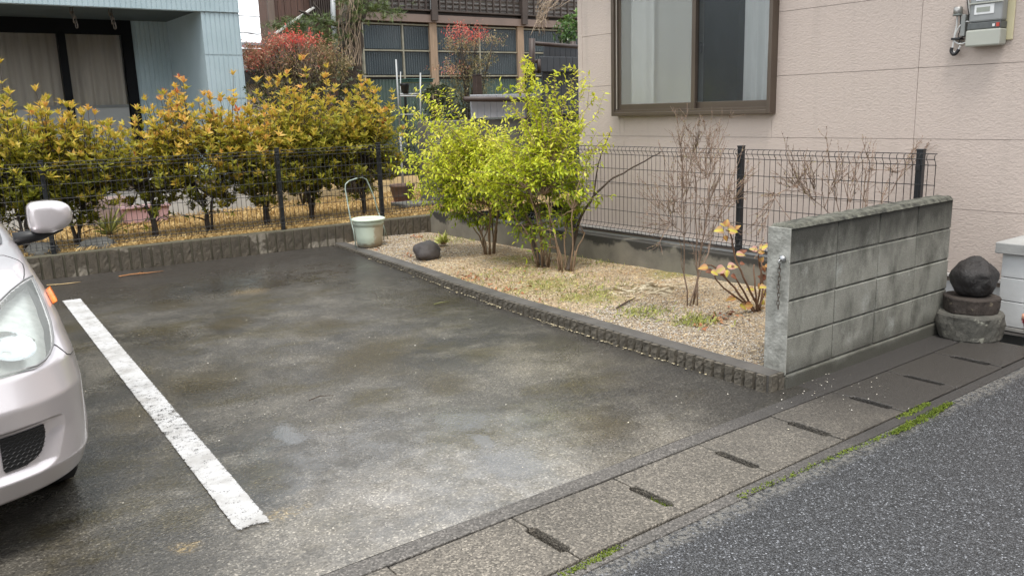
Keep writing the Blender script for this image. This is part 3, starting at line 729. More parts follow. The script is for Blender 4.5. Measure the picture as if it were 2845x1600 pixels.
M_PANE_L = m_pane('milky_pane', .40, (.52, .53, .50), .10); M_PANE_R = m_pane('patterned_pane', .26, (.13, .145, .155), .16)
WM = gx(1931, 150, HX).y
def sash(y0, y1, xo, pm, s=.042):
    f_ = MB().box(xo, xo + .028, y0, y0 + s, WZ0 + .02, WZ1 - .02).box(xo, xo + .028, y1 - s, y1, WZ0 + .02, WZ1 - .02).box(xo, xo + .028, y0 + s, y1 - s, WZ0 + .02, WZ0 + .02 + s * 1.35).box(xo, xo + .028, y0 + s, y1 - s, WZ1 - .02 - s, WZ1 - .02)
    so = f_.build('sash', M_BRONZE, house, bevel=.003)
    ya, yb, za, zb2 = y0 + s - .004, y1 - s + .004, WZ0 + .015 + s * 1.35, WZ1 - .016 - s
    MB().quad((xo + .013, ya, za), (xo + .013, ya, zb2), (xo + .013, yb, zb2), (xo + .013, yb, za)).build('pane', pm, so); return so
s1 = sash(WM - .03, WYB - .003, HX - .035, M_PANE_L); s2 = sash(WYA + .003, WM + .03, HX + .012, M_PANE_R)
MB().box(HX - .062, HX - .055, WYB - .022, WYB - .012, WZ0 + .03, WZ1 - .03).box(HX - .064, HX - .056, WM + .0, WYB - .01, WZ1 - .06, WZ1 - .035).build('screen_rail', simple('pale_screen_rail', (.42, .38, .33), None, 4, .4), wo_)
cl = MB().box(HX + .042, HX + .060, WM - .028, WM - .004, WZ0 + .50, WZ0 + .60).box(HX + .040, HX + .052, WM - .06, WM - .028, WZ0 + .56, WZ0 + .578).build('latch', M_GALV, s2, bevel=.003)
def curtain(name, y0, y1, x, mat, fold, par, amp=.022):
    mb = MB(); n = int((y1 - y0) / .012); z0, z1 = WZ0 - .1, WZ1 + .05
    for i in range(n + 1):
        y = y0 + (y1 - y0) * i / n; xx = x + amp * math.sin(y * fold) + amp * .5 * math.sin(y * fold * 2.3 + 1)
        mb.v += [(xx, y, z0), (xx + .006 * math.sin(y * 31), y, (z0 + z1) / 2), (xx, y, z1)]
    for i in range(n):
        a = i * 3; mb.f += [(a, a + 3, a + 4, a + 1), (a + 1, a + 4, a + 5, a + 2)]
    return mb.build(name, mat, par, True)
M_CURT = simple('white_curtain', (.86, .87, .86), (.80, .81, .80), 4, .9)
tag(curtain('curtain', WYB - .42, WYB - .12, HX + .05, M_CURT, 55, None), 'white curtain gathered behind the milky left window pane', 'curtain')
tag(curtain('curtain', WYA - .08, WYA + .34, HX + .062, M_CURT, 48, None), 'white curtain hanging at the right edge of the window', 'curtain')
tag(curtain('curtain', WM - .02, WYB - .35, HX + .085, simple('grey_lining', (.42, .43, .41), None, 3, .9), 20, None, .012), 'grey curtain lining drawn behind the left window pane', 'curtain')

# electricity meter and the cable fitting next to it
M_GREYPL = simple('grey_green_plastic', (.40, .41, .36), (.36, .37, .33), 5, .45); M_CREAM = simple('yellowed_cream_board', (.62, .56, .36), (.52, .47, .30), 3, .5)
M_SMOKE = m_pane('smoky_cover', .55, (.30, .32, .34), .05)
ma, mb_ = gx(2700, 95, HX), gx(2805, 95, HX); mz0 = gx(2740, 130, HX).z
y0, y1 = mb_.y + .01, ma.y - .01
met = thing('electricity_meter', 'grey electricity meter on a cream board high on the house wall', 'meter', (HX, (y0 + y1) / 2, mz0))
D = HX - .012; zt = mz0
MB().box(D, HX - .001, y0 - .035, y1 + .01, zt + .03, zt + .60).build('backboard', M_CREAM, met, bevel=.008)
MB().box(D - .10, D - .001, y0, y1, zt, zt + .105).build('terminal_cover', M_GREYPL, met, bevel=.010)
MB().box(D - .092, D - .002, y0 + .004, y1 - .004, zt + .107, zt + .15).build('terminal_strip', simple('dark_terminal', (.10, .11, .11), (.07, .075, .075), 30, .4), met, bevel=.004)
bd = MB().box(D - .085, D - .002, y0 + .006, y1 - .006, zt + .152, zt + .44).build('meter_body', simple('grey_meter_body', (.27, .28, .28), (.22, .23, .23), 5, .35), met, bevel=.012)
MB().box(D - .0885, D - .0855, y0 + .055, y1 - .04, zt + .20, zt + .26).build('face_plate', simple('white_plate', (.75, .76, .76), None, 3, .4), bd, bevel=.002)
MB().box(D - .0905, D - .0887, y0 + .08, y1 - .055, zt + .215, zt + .245).build('display', simple('lcd_grey', (.26, .28, .24), None, 5, .2), bd)
MB().box(D - .0885, D - .0855, y0 + .045, y1 - .045, zt + .285, zt + .40).build('face_plate', simple('white_label', (.72, .74, .76), (.5, .52, .55), 60, .4), bd, bevel=.002)
MB().box(D - .096, D - .086, y0 + .001, y1 - .001, zt + .268, zt + .276).build('cover_seam', M_GREYPL, bd)
MB().box(D - .098, D - .0925, y0 + .012, y0 + .03, zt + .115, zt + .14).build('red_seal', simple('red_tag', (.50, .05, .03), None, 5, .5), met)
MB().box(D - .096, D - .0925, y0 + .04, y0 + .055, zt + .118, zt + .135).build('white_tag', simple('white_tag', (.75, .75, .75), None, 5, .5), met)
M_WHITEC = simple('white_cable', (.70, .70, .68), None, 5, .5); M_BLACKC = simple('black_cable', (.015, .015, .017), None, 5, .45)
fit = thing('cable_fitting', 'small cable junction with looped white and black cables beside the meter', 'cable fitting', (HX, y1 + .1, zt))
a = gx(2662, 30, HX - .05)
MB().lathe([(.026, -.022), (.030, -.018), (.028, .018), (.022, .024), (.001, .025)], (a.x, a.y, a.z), 18).build('fitting_cap', simple('pale_metal_cap', (.45, .44, .42), None, 9, .3, metal=.6), fit, True)
MB().lathe([(.031, -.006), (.031, .004)], (a.x, a.y, a.z - .028), 18).build('cap_rim', simple('grey_rim', (.2, .22, .21), None, 9, .4), fit, True)
MB().box(HX - .055, HX - .002, a.y - .055, a.y - .025, a.z - .17, a.z - .03).build('bracket', simple('grey_bracket', (.27, .28, .27), None, 9, .45), fit, bevel=.004)
MB().box(HX - .06, HX - .002, a.y - .03, a.y + .03, a.z - .19, a.z - .175).build('clamp', M_BLACKC, fit, bevel=.003)
c0 = Vector((HX - .06, a.y, a.z - .03))
def catm(P, n=6):
    P = [Vector(p) for p in P]; out = []
    for i in range(len(P) - 1):
        p0, p1, p2, p3 = P[max(i - 1, 0)], P[i], P[i + 1], P[min(i + 2, len(P) - 1)]
        for k in range(n):
            t = k / n; out.append(.5 * ((2 * p1) + (p2 - p0) * t + (2 * p0 - 5 * p1 + 4 * p2 - p3) * t * t + (3 * p1 - p0 - 3 * p2 + p3) * t ** 3))
    return out + [P[-1]]
def cab(pix, r, mat, nm='cable', x=HX - .045): MB().tube(catm([gx(px, py, x) for px, py in pix]), r, 8).build(nm, mat, fit, True)
cab([(2660, 38), (2658, 70), (2652, 100), (2648, 125), (2646, 140), (2652, 147), (2660, 143), (2668, 128)], .006, M_WHITEC)
cab([(2645, 133), (2643, 143), (2648, 151), (2656, 149), (2664, 138)], .012, M_BLACKC, 'cable_sleeve', HX - .05)
cab([(2706, 84), (2700, 66), (2685, 61), (2668, 72), (2656, 92), (2652, 112), (2662, 122), (2680, 120), (2700, 106)], .005, M_WHITEC)
cab([(2668, 40), (2668, 80), (2662, 100), (2668, 116), (2686, 118), (2692, 108), (2682, 101), (2668, 108), (2664, 122)], .0035, M_BLACKC)
cab([(2690, -8), (2694, 30), (2700, 60), (2702, 95)], .004, M_WHITEC, 'cable', HX - .012)
cab([(2686, -8), (2690, 30), (2696, 60), (2698, 95)], .003, M_BLACKC, 'cable', HX - .012)
small = gx(2181, 206, HX); 

# ================================================================== RIGHT CORNER: STACKED STONES, PILLAR, FLOWER POT
sb = gz(2710, 950); sb.x += .10; sb.y += .085
def m_stone(name, c1, c2, c3=None, rough=.8, sc=9, b=.6):
    n = NT(name); c = n.mix(n.ramp(n.noise(sc, 5, .65), [(.32, 0), (.68, 1)]), c1, c2)
    if c3: c = n.mix(n.ramp(n.noise(sc * 1.7, 4, .6, vec=n.pos((1.1, 1.1, 1.3), (.4, 0, 0))), [(.60, 0), (.68, .85)]), c, c3)
    n.set(col=c, rough=rough); n.bump(n.noise(45, 5, .7), b, .012); return n.m
def drum(name, mat, c, prof, wob, seed, n=80):
    return MB().lathe(prof, c, n, wob, seed).build(name, mat, None, False)
d1 = drum('stone_drum', m_stone('lichened_base_stone', (.115, .11, .095), (.055, .054, .047), (.30, .30, .25)), (sb.x, sb.y, 0), [(.176, 0), (.182, .012), (.184, .035), (.189, .07), (.190, .10), (.186, .13), (.184, .150), (.176, .162), (.150, .168), (.05, .169)], .12, 3)
tag(d1, 'wide round lichen spotted base stone at the bottom of the ornament', 'stone', 'stones of the garden ornament')
d2 = drum('stone_drum', m_stone('brown_drum_stone', (.052, .040, .033), (.028, .022, .019), (.20, .17, .12)), (sb.x + .004, sb.y + .005, .167), [(.152, 0), (.155, .01), (.157, .04), (.155, .07), (.156, .09), (.151, .098), (.135, .101), (.05, .102)], .07, 8)
tag(d2, 'smaller dark brown drum stone in the middle of the ornament', 'stone', 'stones of the garden ornament')
mb = MB(); NU, NVv = 48, 30; cc = Vector((sb.x + .005, sb.y, .267 + .108))
for j in range(NVv + 1):
    th = math.pi * j / NVv
    for i in range(NU):
        ph_ = 2 * math.pi * i / NU; d_ = Vector((math.sin(th) * math.cos(ph_), math.sin(th) * math.sin(ph_), math.cos(th)))
        r = .131 + .022 * mnoise.noise(d_ * 1.6 + Vector((4, 1, 2))) + .006 * mnoise.noise(d_ * 5) + .003 * mnoise.noise(d_ * 13)
        p = Vector((d_.x * r * 1.02, d_.y * r, d_.z * r * 1.0))
        if d_.z < -.6: p.z = max(p.z, -.106)
        if d_.z > 0: p.x *= 1 - .20 * d_.z ** 2.5; p.y *= 1 - .2 * d_.z ** 2.5; p.z *= 1.02
        # carved face towards the street: brow ridge, eye hollows, nose, cheek
        f_ = max(0, d_.dot(Vector((-.55, -.83, .0))))
        if f_ > .5:
            u = d_.dot(Vector((.83, -.55, 0))); v_ = d_.z
            p += d_ * 1.7 * (.010 * math.exp(-(u / .10) ** 2 - ((v_ - .05) / .25) ** 2) - .009 * math.exp(-((abs(u) - .25) / .12) ** 2 - ((v_ - .15) / .09) ** 2) + .006 * math.exp(-((v_ - .3) / .07) ** 2 - (u / .4) ** 2) - .006 * math.exp(-((v_ + .35) / .05) ** 2 - (u / .2) ** 2))
        if math.cos(ph_ - (-.35)) > .9 and abs(d_.z + .35) < .32: p += Vector((.022, -.008, 0)) * (1 - abs(d_.z + .35) / .32)
        mb.v.append(tuple(cc + p))
for j in range(NVv):
    for i in range(NU):
        a = j * NU + i; b = j * NU + (i + 1) % NU; mb.f.append((a, b, b + NU, a + NU))
hd = mb.build('carved_stone_head', m_stone('near_black_wet_stone', (.016, .014, .014), (.03, .028, .028), None, .5, 12, 1.0), None, True)
tag(hd, 'rounded near black carved stone head on top of the stacked drums', 'stone')
# white block pillar with grey cap
pp = gz(2785, 925)
px0, py1 = 5.56, 2.62; px0 = 5.66
pil = thing('gate_pillar', 'white block gate pillar with a chipped grey cap stone', 'pillar', (px0 + .2, 2.4, 0))
M_PIL = simple('white_pillar_paint', (.60, .61, .61), (.48, .49, .49), 4, .7, .3, 60)
pzs = [0, .03, .195, .348, .50]
for k in range(4): MB().box(px0, px0 + .40, 1.99, 2.315, pzs[k] + .002, pzs[k + 1] - .002).build('block' if k else 'footing', M_PIL if k else M_CONC, pil, bevel=.004)
mb = MB(); cz = .502
mb.v = [(px0 - .035, 1.955, cz), (px0 + .435, 1.955, cz), (px0 + .435, 2.35, cz), (px0 - .035, 2.35, cz), (px0 - .035, 1.955, cz + .07), (px0 + .435, 1.955, cz + .07), (px0 + .435, 2.35, cz + .07), (px0 - .035, 2.35, cz + .07), (px0 + .2, 2.16, cz + .135)]
mb.f = [(3, 2, 1, 0), (0, 1, 5, 4), (1, 2, 6, 5), (2, 3, 7, 6), (3, 0, 4, 7), (4, 5, 8), (5, 6, 8), (6, 7, 8), (7, 4, 8)]
mb.build('cap_stone', simple('grey_cap_stone', (.34, .34, .33), (.24, .24, .235), 6, .85, .5, 70), pil, bevel=.006)
# pot with red flowers at the picture's edge
fp = gz(2868, 955)
M_TERRA = simple('salmon_terracotta', (.50, .27, .18), (.40, .21, .14), 7, .8, .2, 60)
pot = thing('flower_pot', 'salmon terracotta pot with crimson flowers at the pillar foot', 'flower pot', (fp.x + .05, fp.y, 0))
MB().lathe([(.055, 0), (.062, .02), (.078, .13), (.088, .135), (.088, .165), (.078, .166), (.072, .14), (.01, .135)], (fp.x + .05, fp.y, 0), 24).build('pot', M_TERRA, pot, True)
lv = Leaves()
for (px, py) in [(2828, 918), (2836, 930), (2852, 925), (2846, 910)]:
    c = gz(px, py, .10); c = Vector((fp.x - .0, fp.y - .02, 0)) + RIGHT * ((px - 2868) / 2325 * 4.7) + Vector((0, 0, .155 - (py - 915) / 2325 * 4.4))
    for k in range(60):
        d_ = rvec().normalized(); lv.add(c, d_, random.uniform(.018, .036), .006, random.random())
lv.build('flowers', leafmat('crimson_petals', [(0, (.16, .004, .02)), (1, (.42, .012, .05))], .2), pot)
lv = Leaves()
for k in range(40): lv.add((fp.x + .05 + random.gauss(0, .03), fp.y + random.gauss(0, .03), .16), (random.gauss(0, 1), random.gauss(0, 1), .8), .06, .02, random.random())
lv.build('leaves', leafmat('dark_pot_leaves', [(0, (.03, .05, .015)), (1, (.07, .09, .03))]), pot)
# ================================================================== BUCKET, HOOP STAND, ROCKS
bc = gz(1023, 690, .04); bc.y += .13; bc.x += .09; bz = .045
def m_bucket():
    n = NT('pale_green_plastic'); o = n.sep(n.geo.outputs['Position'])
    side = n.math('SUBTRACT', n.math('MULTIPLY', n.math('SUBTRACT', o[0], bc.x), 5.0), n.math('MULTIPLY', n.math('SUBTRACT', o[1], bc.y), 4.4))
    side = n.math('ADD', side, n.math('MULTIPLY', n.math('SUBTRACT', n.noise(14, 5, .7), .5), 1.1))
    mask = n.math('MULTIPLY', n.ramp(side, [(.52, 0), (.62, 1)]), n.ramp(n.math('ADD', o[2], n.math('MULTIPLY', n.noise(20, 3), .05)), [(.29, 1), (.33, .0)]))
    c = n.mix(n.ramp(n.noise(5, 4), [(.3, 0), (.7, 1)]), (.54, .61, .51), (.48, .55, .455))
    c = n.mix(n.math('MULTIPLY', mask, .9), c, (.40, .33, .23))
    foot = n.math('ADD', o[2], n.math('MULTIPLY', n.noise(26, 4), .07))
    c = n.mix(n.ramp(foot, [(.10, .8), (.135, 0)]), c, (.19, .14, .09))
    n.set(col=c, rough=.45); n.bump(n.math('MULTIPLY', n.noise(70, 4), mask), .5, .006); return n.m
M_BK = m_bucket()
bk_ = thing('bucket', 'mud stained pale green plastic bucket by the back edging', 'bucket', (bc.x, bc.y, bz))
MB().lathe([(.001, 0), (.128, 0), (.136, .006), (.150, .12), (.162, .225), (.163, .23), (.166, .23), (.172, .30), (.166, .30), (.155, .22), (.138, .02), (.001, .015)], (bc.x, bc.y, bz), 40).build('bucket_wall', M_BK, bk_, True)
MB().lathe([(.170, -.008), (.186, -.008), (.190, 0), (.187, .012), (.178, .017), (.168, .012)], (bc.x, bc.y, bz + .296), 40).build('rim', M_BK, bk_, True)
M_HOOP = simple('pale_green_enamelled_tube', (.36, .43, .38), (.20, .24, .21), 12, .4, metal=.2)
st = thing('hoop_stand', 'thin pale green metal hoop stand around the bucket', 'stand', (bc.x, bc.y, 0))
yb_ = bc.y + .06
def hp(px, py, y): return gy(px, py, y)
P = [hp(990, 690, yb_ - .16), hp(982, 640, yb_ - .12), hp(973, 605, yb_ - .08), hp(966, 565, yb_ - .02), hp(959, 525, yb_ + .03), hp(960, 512, yb_ + .04), hp(970, 503, yb_ + .05), hp(990, 496, yb_ + .06), hp(1006, 493, yb_ + .06), hp(1018, 499, yb_ + .06), hp(1030, 525, yb_ + .05), hp(1040, 550, yb_ + .04), hp(1051, 590, yb_ + .03)]
MB().tube(P, .0075, 8).build('hoop', M_HOOP, st, True)
P2 = [P[-1], hp(1062, 615, yb_ + .03), hp(1078, 665, yb_ + .05)]
MB().tube(P2, .006, 8).build('leg', M_HOOP, st, True)
MB().tube([hp(1062, 612, yb_ + .0), hp(1068, 640, yb_ - .02), hp(1066, 668, yb_ - .04)], .006, 8).build('leg', M_HOOP, st, True)

def rock(name, c, size, seed, mat, label, cat='rock', rotz=0):
    mb = MB(); NU, NV_ = 28, 18
    for j in range(NV_ + 1):
        th = math.pi * j / NV_
        for i in range(NU):
            ph_ = 2 * math.pi * i / NU; d_ = Vector((math.sin(th) * math.cos(ph_), math.sin(th) * math.sin(ph_), math.cos(th)))
            r = 1 + .22 * mnoise.noise(d_ * 1.3 + Vector((seed, 0, 0))) + .08 * mnoise.noise(d_ * 3 + Vector((0, seed, 0))) + .03 * mnoise.noise(d_ * 8)
            p = Vector((d_.x * size[0], d_.y * size[1], d_.z * size[2])) * r; p = Matrix.Rotation(rotz, 3, 'Z') @ p
            mb.v.append((c[0] + p.x, c[1] + p.y, c[2] + p.z))
    for j in range(NV_):
        for i in range(NU):
            a = j * NU + i; b = j * NU + (i + 1) % NU; mb.f.append((a, b, b + NU, a + NU))
    return tag(mb.build(name, mat, None, True), label, cat)
M_ROCK = m_stone('dark_purple_grey_rock', (.075, .064, .062), (.045, .038, .036), (.11, .10, .095), .6, 7, .6)
rc = gz(1184, 722, .05)
rock('rock', (rc.x + .05, rc.y + .06, .12), (.15, .13, .115), 2.4, M_ROCK, 'dark rounded rock lying on the gravel of the garden bed', rotz=.5)
M_ROCK2 = m_stone('grey_yard_rock', (.13, .13, .12), (.07, .07, .065), None, .8, 6, .6)
for i, (px, py, sx, sz, lab) in enumerate([(272, 700, .20, .09, 'flat grey rock behind the edging in the dry lawn'), (120, 705, .16, .11, 'grey rock behind the edging right by the car mirror')]):
    q = gy(px, py, 9.45); rock('rock', (q.x, 9.45, .23), (sx, .12, sz), 5.1 + i, M_ROCK2, lab)
# sticks on the paving
def stick(pix, r, mat, label, z=.012, nm='twig'):
    o = MB().tube(jig([gz(px, py, z) for px, py in pix], .003), [r] * (len(pix) - 1) + [r * .4], 5).build(nm, mat, None, True); return tag(o, label, 'twig')
M_RUST = simple('orange_dry_stalk', (.38, .17, .06), (.26, .12, .05), 30, .8); M_STK = simple('straw_stalk', (.50, .36, .18), (.32, .24, .12), 30, .8); M_TWIGD = simple('dark_twig', (.05, .035, .025), (.09, .06, .04), 40, .85)
stick([(330, 768), (370, 763), (410, 759), (455, 753)], .006, M_RUST, 'orange dry stalk on the paving by the back edging')
stick([(380, 762), (388, 757), (398, 756), (406, 759)], .005, M_RUST, 'short bent orange stalk lying on a longer one')
stick([(130, 792), (170, 789), (200, 786), (224, 782)], .005, M_STK, 'pale straw stalk on the paving beside the headlight')
stick([(858, 1112), (890, 1105), (930, 1097)], .0025, M_TWIGD, 'thin dark twig lying on the wet paving')
stick([(1712, 856), (1740, 840), (1766, 827)], .007, M_TWIGD, 'dark stick lying on the soil of the bed', .095)
stick([(1205, 846), (1225, 842), (1250, 838)], .006, simple('mossy_twig', (.14, .14, .05), None, 20, .9), 'mossy twig on the paving near the low edging')
# dead red leaves
lv = Leaves()
for (px, py, k, z, s) in [(1160, 653, 26, .06, 7), (1030, 697, 8, .04, 4), (1135, 710, 8, .05, 4), (2000, 880, 34, .10, 22), (1950, 905, 8, .1, 8), (1290, 760, 40, .09, 30), (1400, 800, 40, .09, 40)]:
    for i in range(k):
        q = gz(px + random.gauss(0, s * 1.6), py + random.gauss(0, s * .5), z); q.x = max(q.x, edge_x(q.y) + .14 + random.random() * .1); lv.add((q.x, q.y, bed_z(q.x, q.y) + .012), (random.gauss(0, 1), random.gauss(0, 1), random.gauss(0, .25)), random.uniform(.02, .055), random.uniform(.012, .03), random.random())
stuff(lv.build('dead_leaves', tintmat('russet_dead_leaves', [(0, (.14, .05, .025)), (.6, (.30, .12, .05)), (1, (.42, .22, .10))])), 'russet dead leaves lying on the garden bed', 'leaves')

# ================================================================== CAR
XC = -.20
ZT = [.18, .22, .30, .42, .55, .65, .74, .80, .86, .91, .95, 1.0, 1.2, 1.38, 1.47, 1.52]
FT = [3.26, 3.16, 3.115, 3.125, 3.105, 3.15, 3.28, 3.42, 3.62, 3.88, 4.25, 4.50, 4.80, 5.12, 5.40, 5.85]
WT = [.66, .705, .725, .730, .730, .725, .720, .715, .705, .700, .705, .690, .62, .55, .50, .40]
DT = [.5, .5, .5, .5, .52, .56, .62, .66, .7, .7, .7, .62, .35, .3, .3, .3]
NN = [2.6, 2.6, 2.6, 2.6, 2.6, 2.6, 2.6, 2.6, 2.6, 2.8, 3, 3, 3.4, 3.4, 3, 2.4]
RT = [6.55, 6.6, 6.65, 6.66, 6.66, 6.66, 6.65, 6.64, 6.63, 6.62, 6.60, 6.58, 6.50, 6.40, 6.25, 5.95]
SMZ = np.linspace(.18, 1.52, 269)
def _sm(T):
    a = np.interp(SMZ, ZT, T)
    for _ in range(3):
        p = np.pad(a, 1, mode='edge'); a = (p[:-2] + 2 * p[1:-1] + p[2:]) / 4
    return a
TAB = {k: _sm(v) for k, v in dict(F=FT, w=WT, D=DT, n=NN, R=RT).items()}
def cv(k, z): return float(np.interp(z, SMZ, TAB[k]))
def car_raw(t, z):
    F, w, D, n = cv('F', z), cv('w', z), cv('D', z), cv('n', z)
    c, s = math.cos(t), math.sin(t)
    return Vector((XC + w * math.copysign(abs(s) ** (2 / n), s), F + D * (1 - abs(c) ** (2 / n)), z))
# intake recess on the bumper: outline in (t, z)
GI = dict(z0=.335, z1=.465, tl=.49, tr=.79)
def recess(t, z):
    tt = abs(t); du = max(GI['tl'] - tt, 0, tt - GI['tr'] + .10 * max(0, (.43 - z) / .1)) / .16; dv = max(GI['z0'] - z, 0, (z - GI['z1']) * 2.2) / .035
    d = math.hypot(du, dv); return .022 * max(0, 1 - d * d) ** 1.5 if d < 1 else 0
def car_n(t, z):
    e = .01; a = car_raw(t + e, z) - car_raw(t - e, z); b = car_raw(t, z + .008) - car_raw(t, max(z - .008, .18))
    n_ = a.cross(b).normalized(); return n_ if n_.y < .2 or n_.z > 0 else -n_
def car_pt(t, z, off=0.0):
    p = car_raw(t, z)
    r = recess(t, z) if z < .6 else 0
    if off or r: p = p + car_n(t, z) * (off - r)
    return p
car = thing('parked_car', 'silver lilac compact car parked nose out at the left edge', 'car', (XC, 4.9, 0))
def m_paint():
    n = NT('silver_lilac_paint'); f = n.noise(700, 1)
    n.set(col=n.mix(f, (.54, .50, .51), (.62, .58, .59)), rough=.28, metal=.45, coat=.8, coatr=.06); return n.m
M_PAINT = m_paint(); M_TRIM = simple('black_trim', (.012, .012, .013), None, 5, .45); M_TYRE = simple('tyre_rubber', (.014, .014, .014), (.022, .021, .02), 30, .8, .4, 60)
M_CGLASS = simple('dark_car_glass', (.012, .014, .015), None, 3, .05)
WHEELS = [(3.90, .285), (6.10, .285)]
def in_lamp(t, z):
    t = abs(t); zs = [r[0] for r in HL]
    if not zs[0] + .003 < z < zs[-1] - .003: return False
    return float(np.interp(z, zs, [r[1] for r in HL])) + .008 < t < float(np.interp(z, zs, [r[2] for r in HL])) - .008
HL = [(.656, .40, .78), (.662, .38, .86), (.672, .36, .92), (.69, .36, .985), (.71, .37, 1.02), (.75, .42, 1.07), (.80, .55, 1.105), (.83, .68, 1.14), (.85, .82, 1.165), (.862, 1.0, 1.175)]
NTB = 220
def body_grid(z0, z1, nz, nt=NTB):
    ts = list(np.linspace(0, math.pi / 2, nt)); cols = []
    zs = np.linspace(z0, z1, nz)
    def ring(z):
        F, w, D, R = cv('F', z), cv('w', z), cv('D', z), cv('R', z); half = [car_pt(t, z) for t in ts]
        ys_ = F + D; ye = max(R - .35, ys_ + .05)
        half += [Vector((XC + w, ys_ + (ye - ys_) * k / 70, z)) for k in range(1, 71)]
        half += [Vector((XC + w * math.cos(a) ** .7 if math.cos(a) > 0 else XC, ye + (R - ye) * math.sin(a) ** .7, z)) for a in np.linspace(.05, math.pi / 2, 14)]
        return half + [Vector((2 * XC - p.x, p.y, p.z)) for p in reversed(half[1:-1])]
    rings = [ring(z) for z in zs]; return rings
def body_part(name, z0, z1, nz, top, mat, arches):
    rings = body_grid(z0, z1, nz); n = len(rings[0]); mb = MB()
    for r in rings: mb.v += [tuple(p) for p in r]
    for j in range(nz - 1):
        for i in range(n):
            a = j * n + i; b = j * n + (i + 1) % n
            if arches:
                kk = i if i < NTB else (n - i if n - i < NTB else -1)
                if kk >= 0 and in_lamp(math.pi / 2 * kk / (NTB - 1), z0 + (z1 - z0) * (j + .5) / (nz - 1)): continue
                c_ = (Vector(mb.v[a]) + Vector(mb.v[b + n])) / 2
                if abs(c_.x - XC) > .45 and any((c_.y - wy) ** 2 + (c_.z - .28) ** 2 < .325 ** 2 for wy, _ in WHEELS): continue
            mb.f.append((a, b, b + n, a + n))
    if top: mb.f.append(tuple((nz - 1) * n + i for i in range(n)))
    return mb.build(name, mat, car, True)
body_part('body', .18, .985, 200, False, M_PAINT, True)
body_part('cabin', .985, 1.518, 40, True, M_PAINT, False)
MB().box(XC - .60, XC + .60, 3.45, 6.5, .17, .21).box(XC - .42, XC + .42, 3.5, 6.4, .21, .6).build('underbody', M_TRIM, car)
# a patch lying on the body: rows of z, with left and right limit of t
def patch(name, rows, mat, off, par, nt=16, up=4, thick=.0):
    zs = [r[0] for r in rows]; mb = MB(); Z = np.linspace(zs[0], zs[-1], (len(rows) - 1) * up + 1)
    for z in Z:
        a = float(np.interp(z, zs, [r[1] for r in rows])); b = float(np.interp(z, zs, [r[2] for r in rows]))
        for k in range(nt + 1): mb.v.append(tuple(car_pt(a + (b - a) * k / nt, float(z), off)))
    m_ = nt + 1
    for j in range(len(Z) - 1):
        for k in range(nt): mb.f.append((j * m_ + k, j * m_ + k + 1, (j + 1) * m_ + k + 1, (j + 1) * m_ + k))
    o = mb.build(name, mat, par, True)
    if thick: s = o.modifiers.new('solid', 'SOLIDIFY'); s.thickness = thick; s.offset = -1
    return o
def mir(rows): return [(z, -b, -a) for z, a, b in rows]
def m_lamp():
    n = NT('clear_headlight_lens'); tp = n.t.nodes.new("ShaderNodeBsdfTransparent"); tp.inputs[0].default_value = (.90, .92, .90, 1)
    n.set(col=(.70, .73, .70), rough=.25, coat=1); m1 = n.t.nodes.new("ShaderNodeMixShader"); m1.inputs[0].default_value = .22
    n.t.links.new(tp.outputs[0], m1.inputs[1]); n.t.links.new(n.p.outputs[0], m1.inputs[2]); n.t.links.new(m1.outputs[0], n.out.inputs[0]); return n.m
M_LENS = m_lamp(); M_CHROME = simple('lamp_reflector', (.80, .82, .84), (.62, .65, .68), 30, .14, metal=1); M_HOUS = simple('lamp_housing', (.66, .68, .66), (.46, .48, .47), 30, .3, metal=.5)
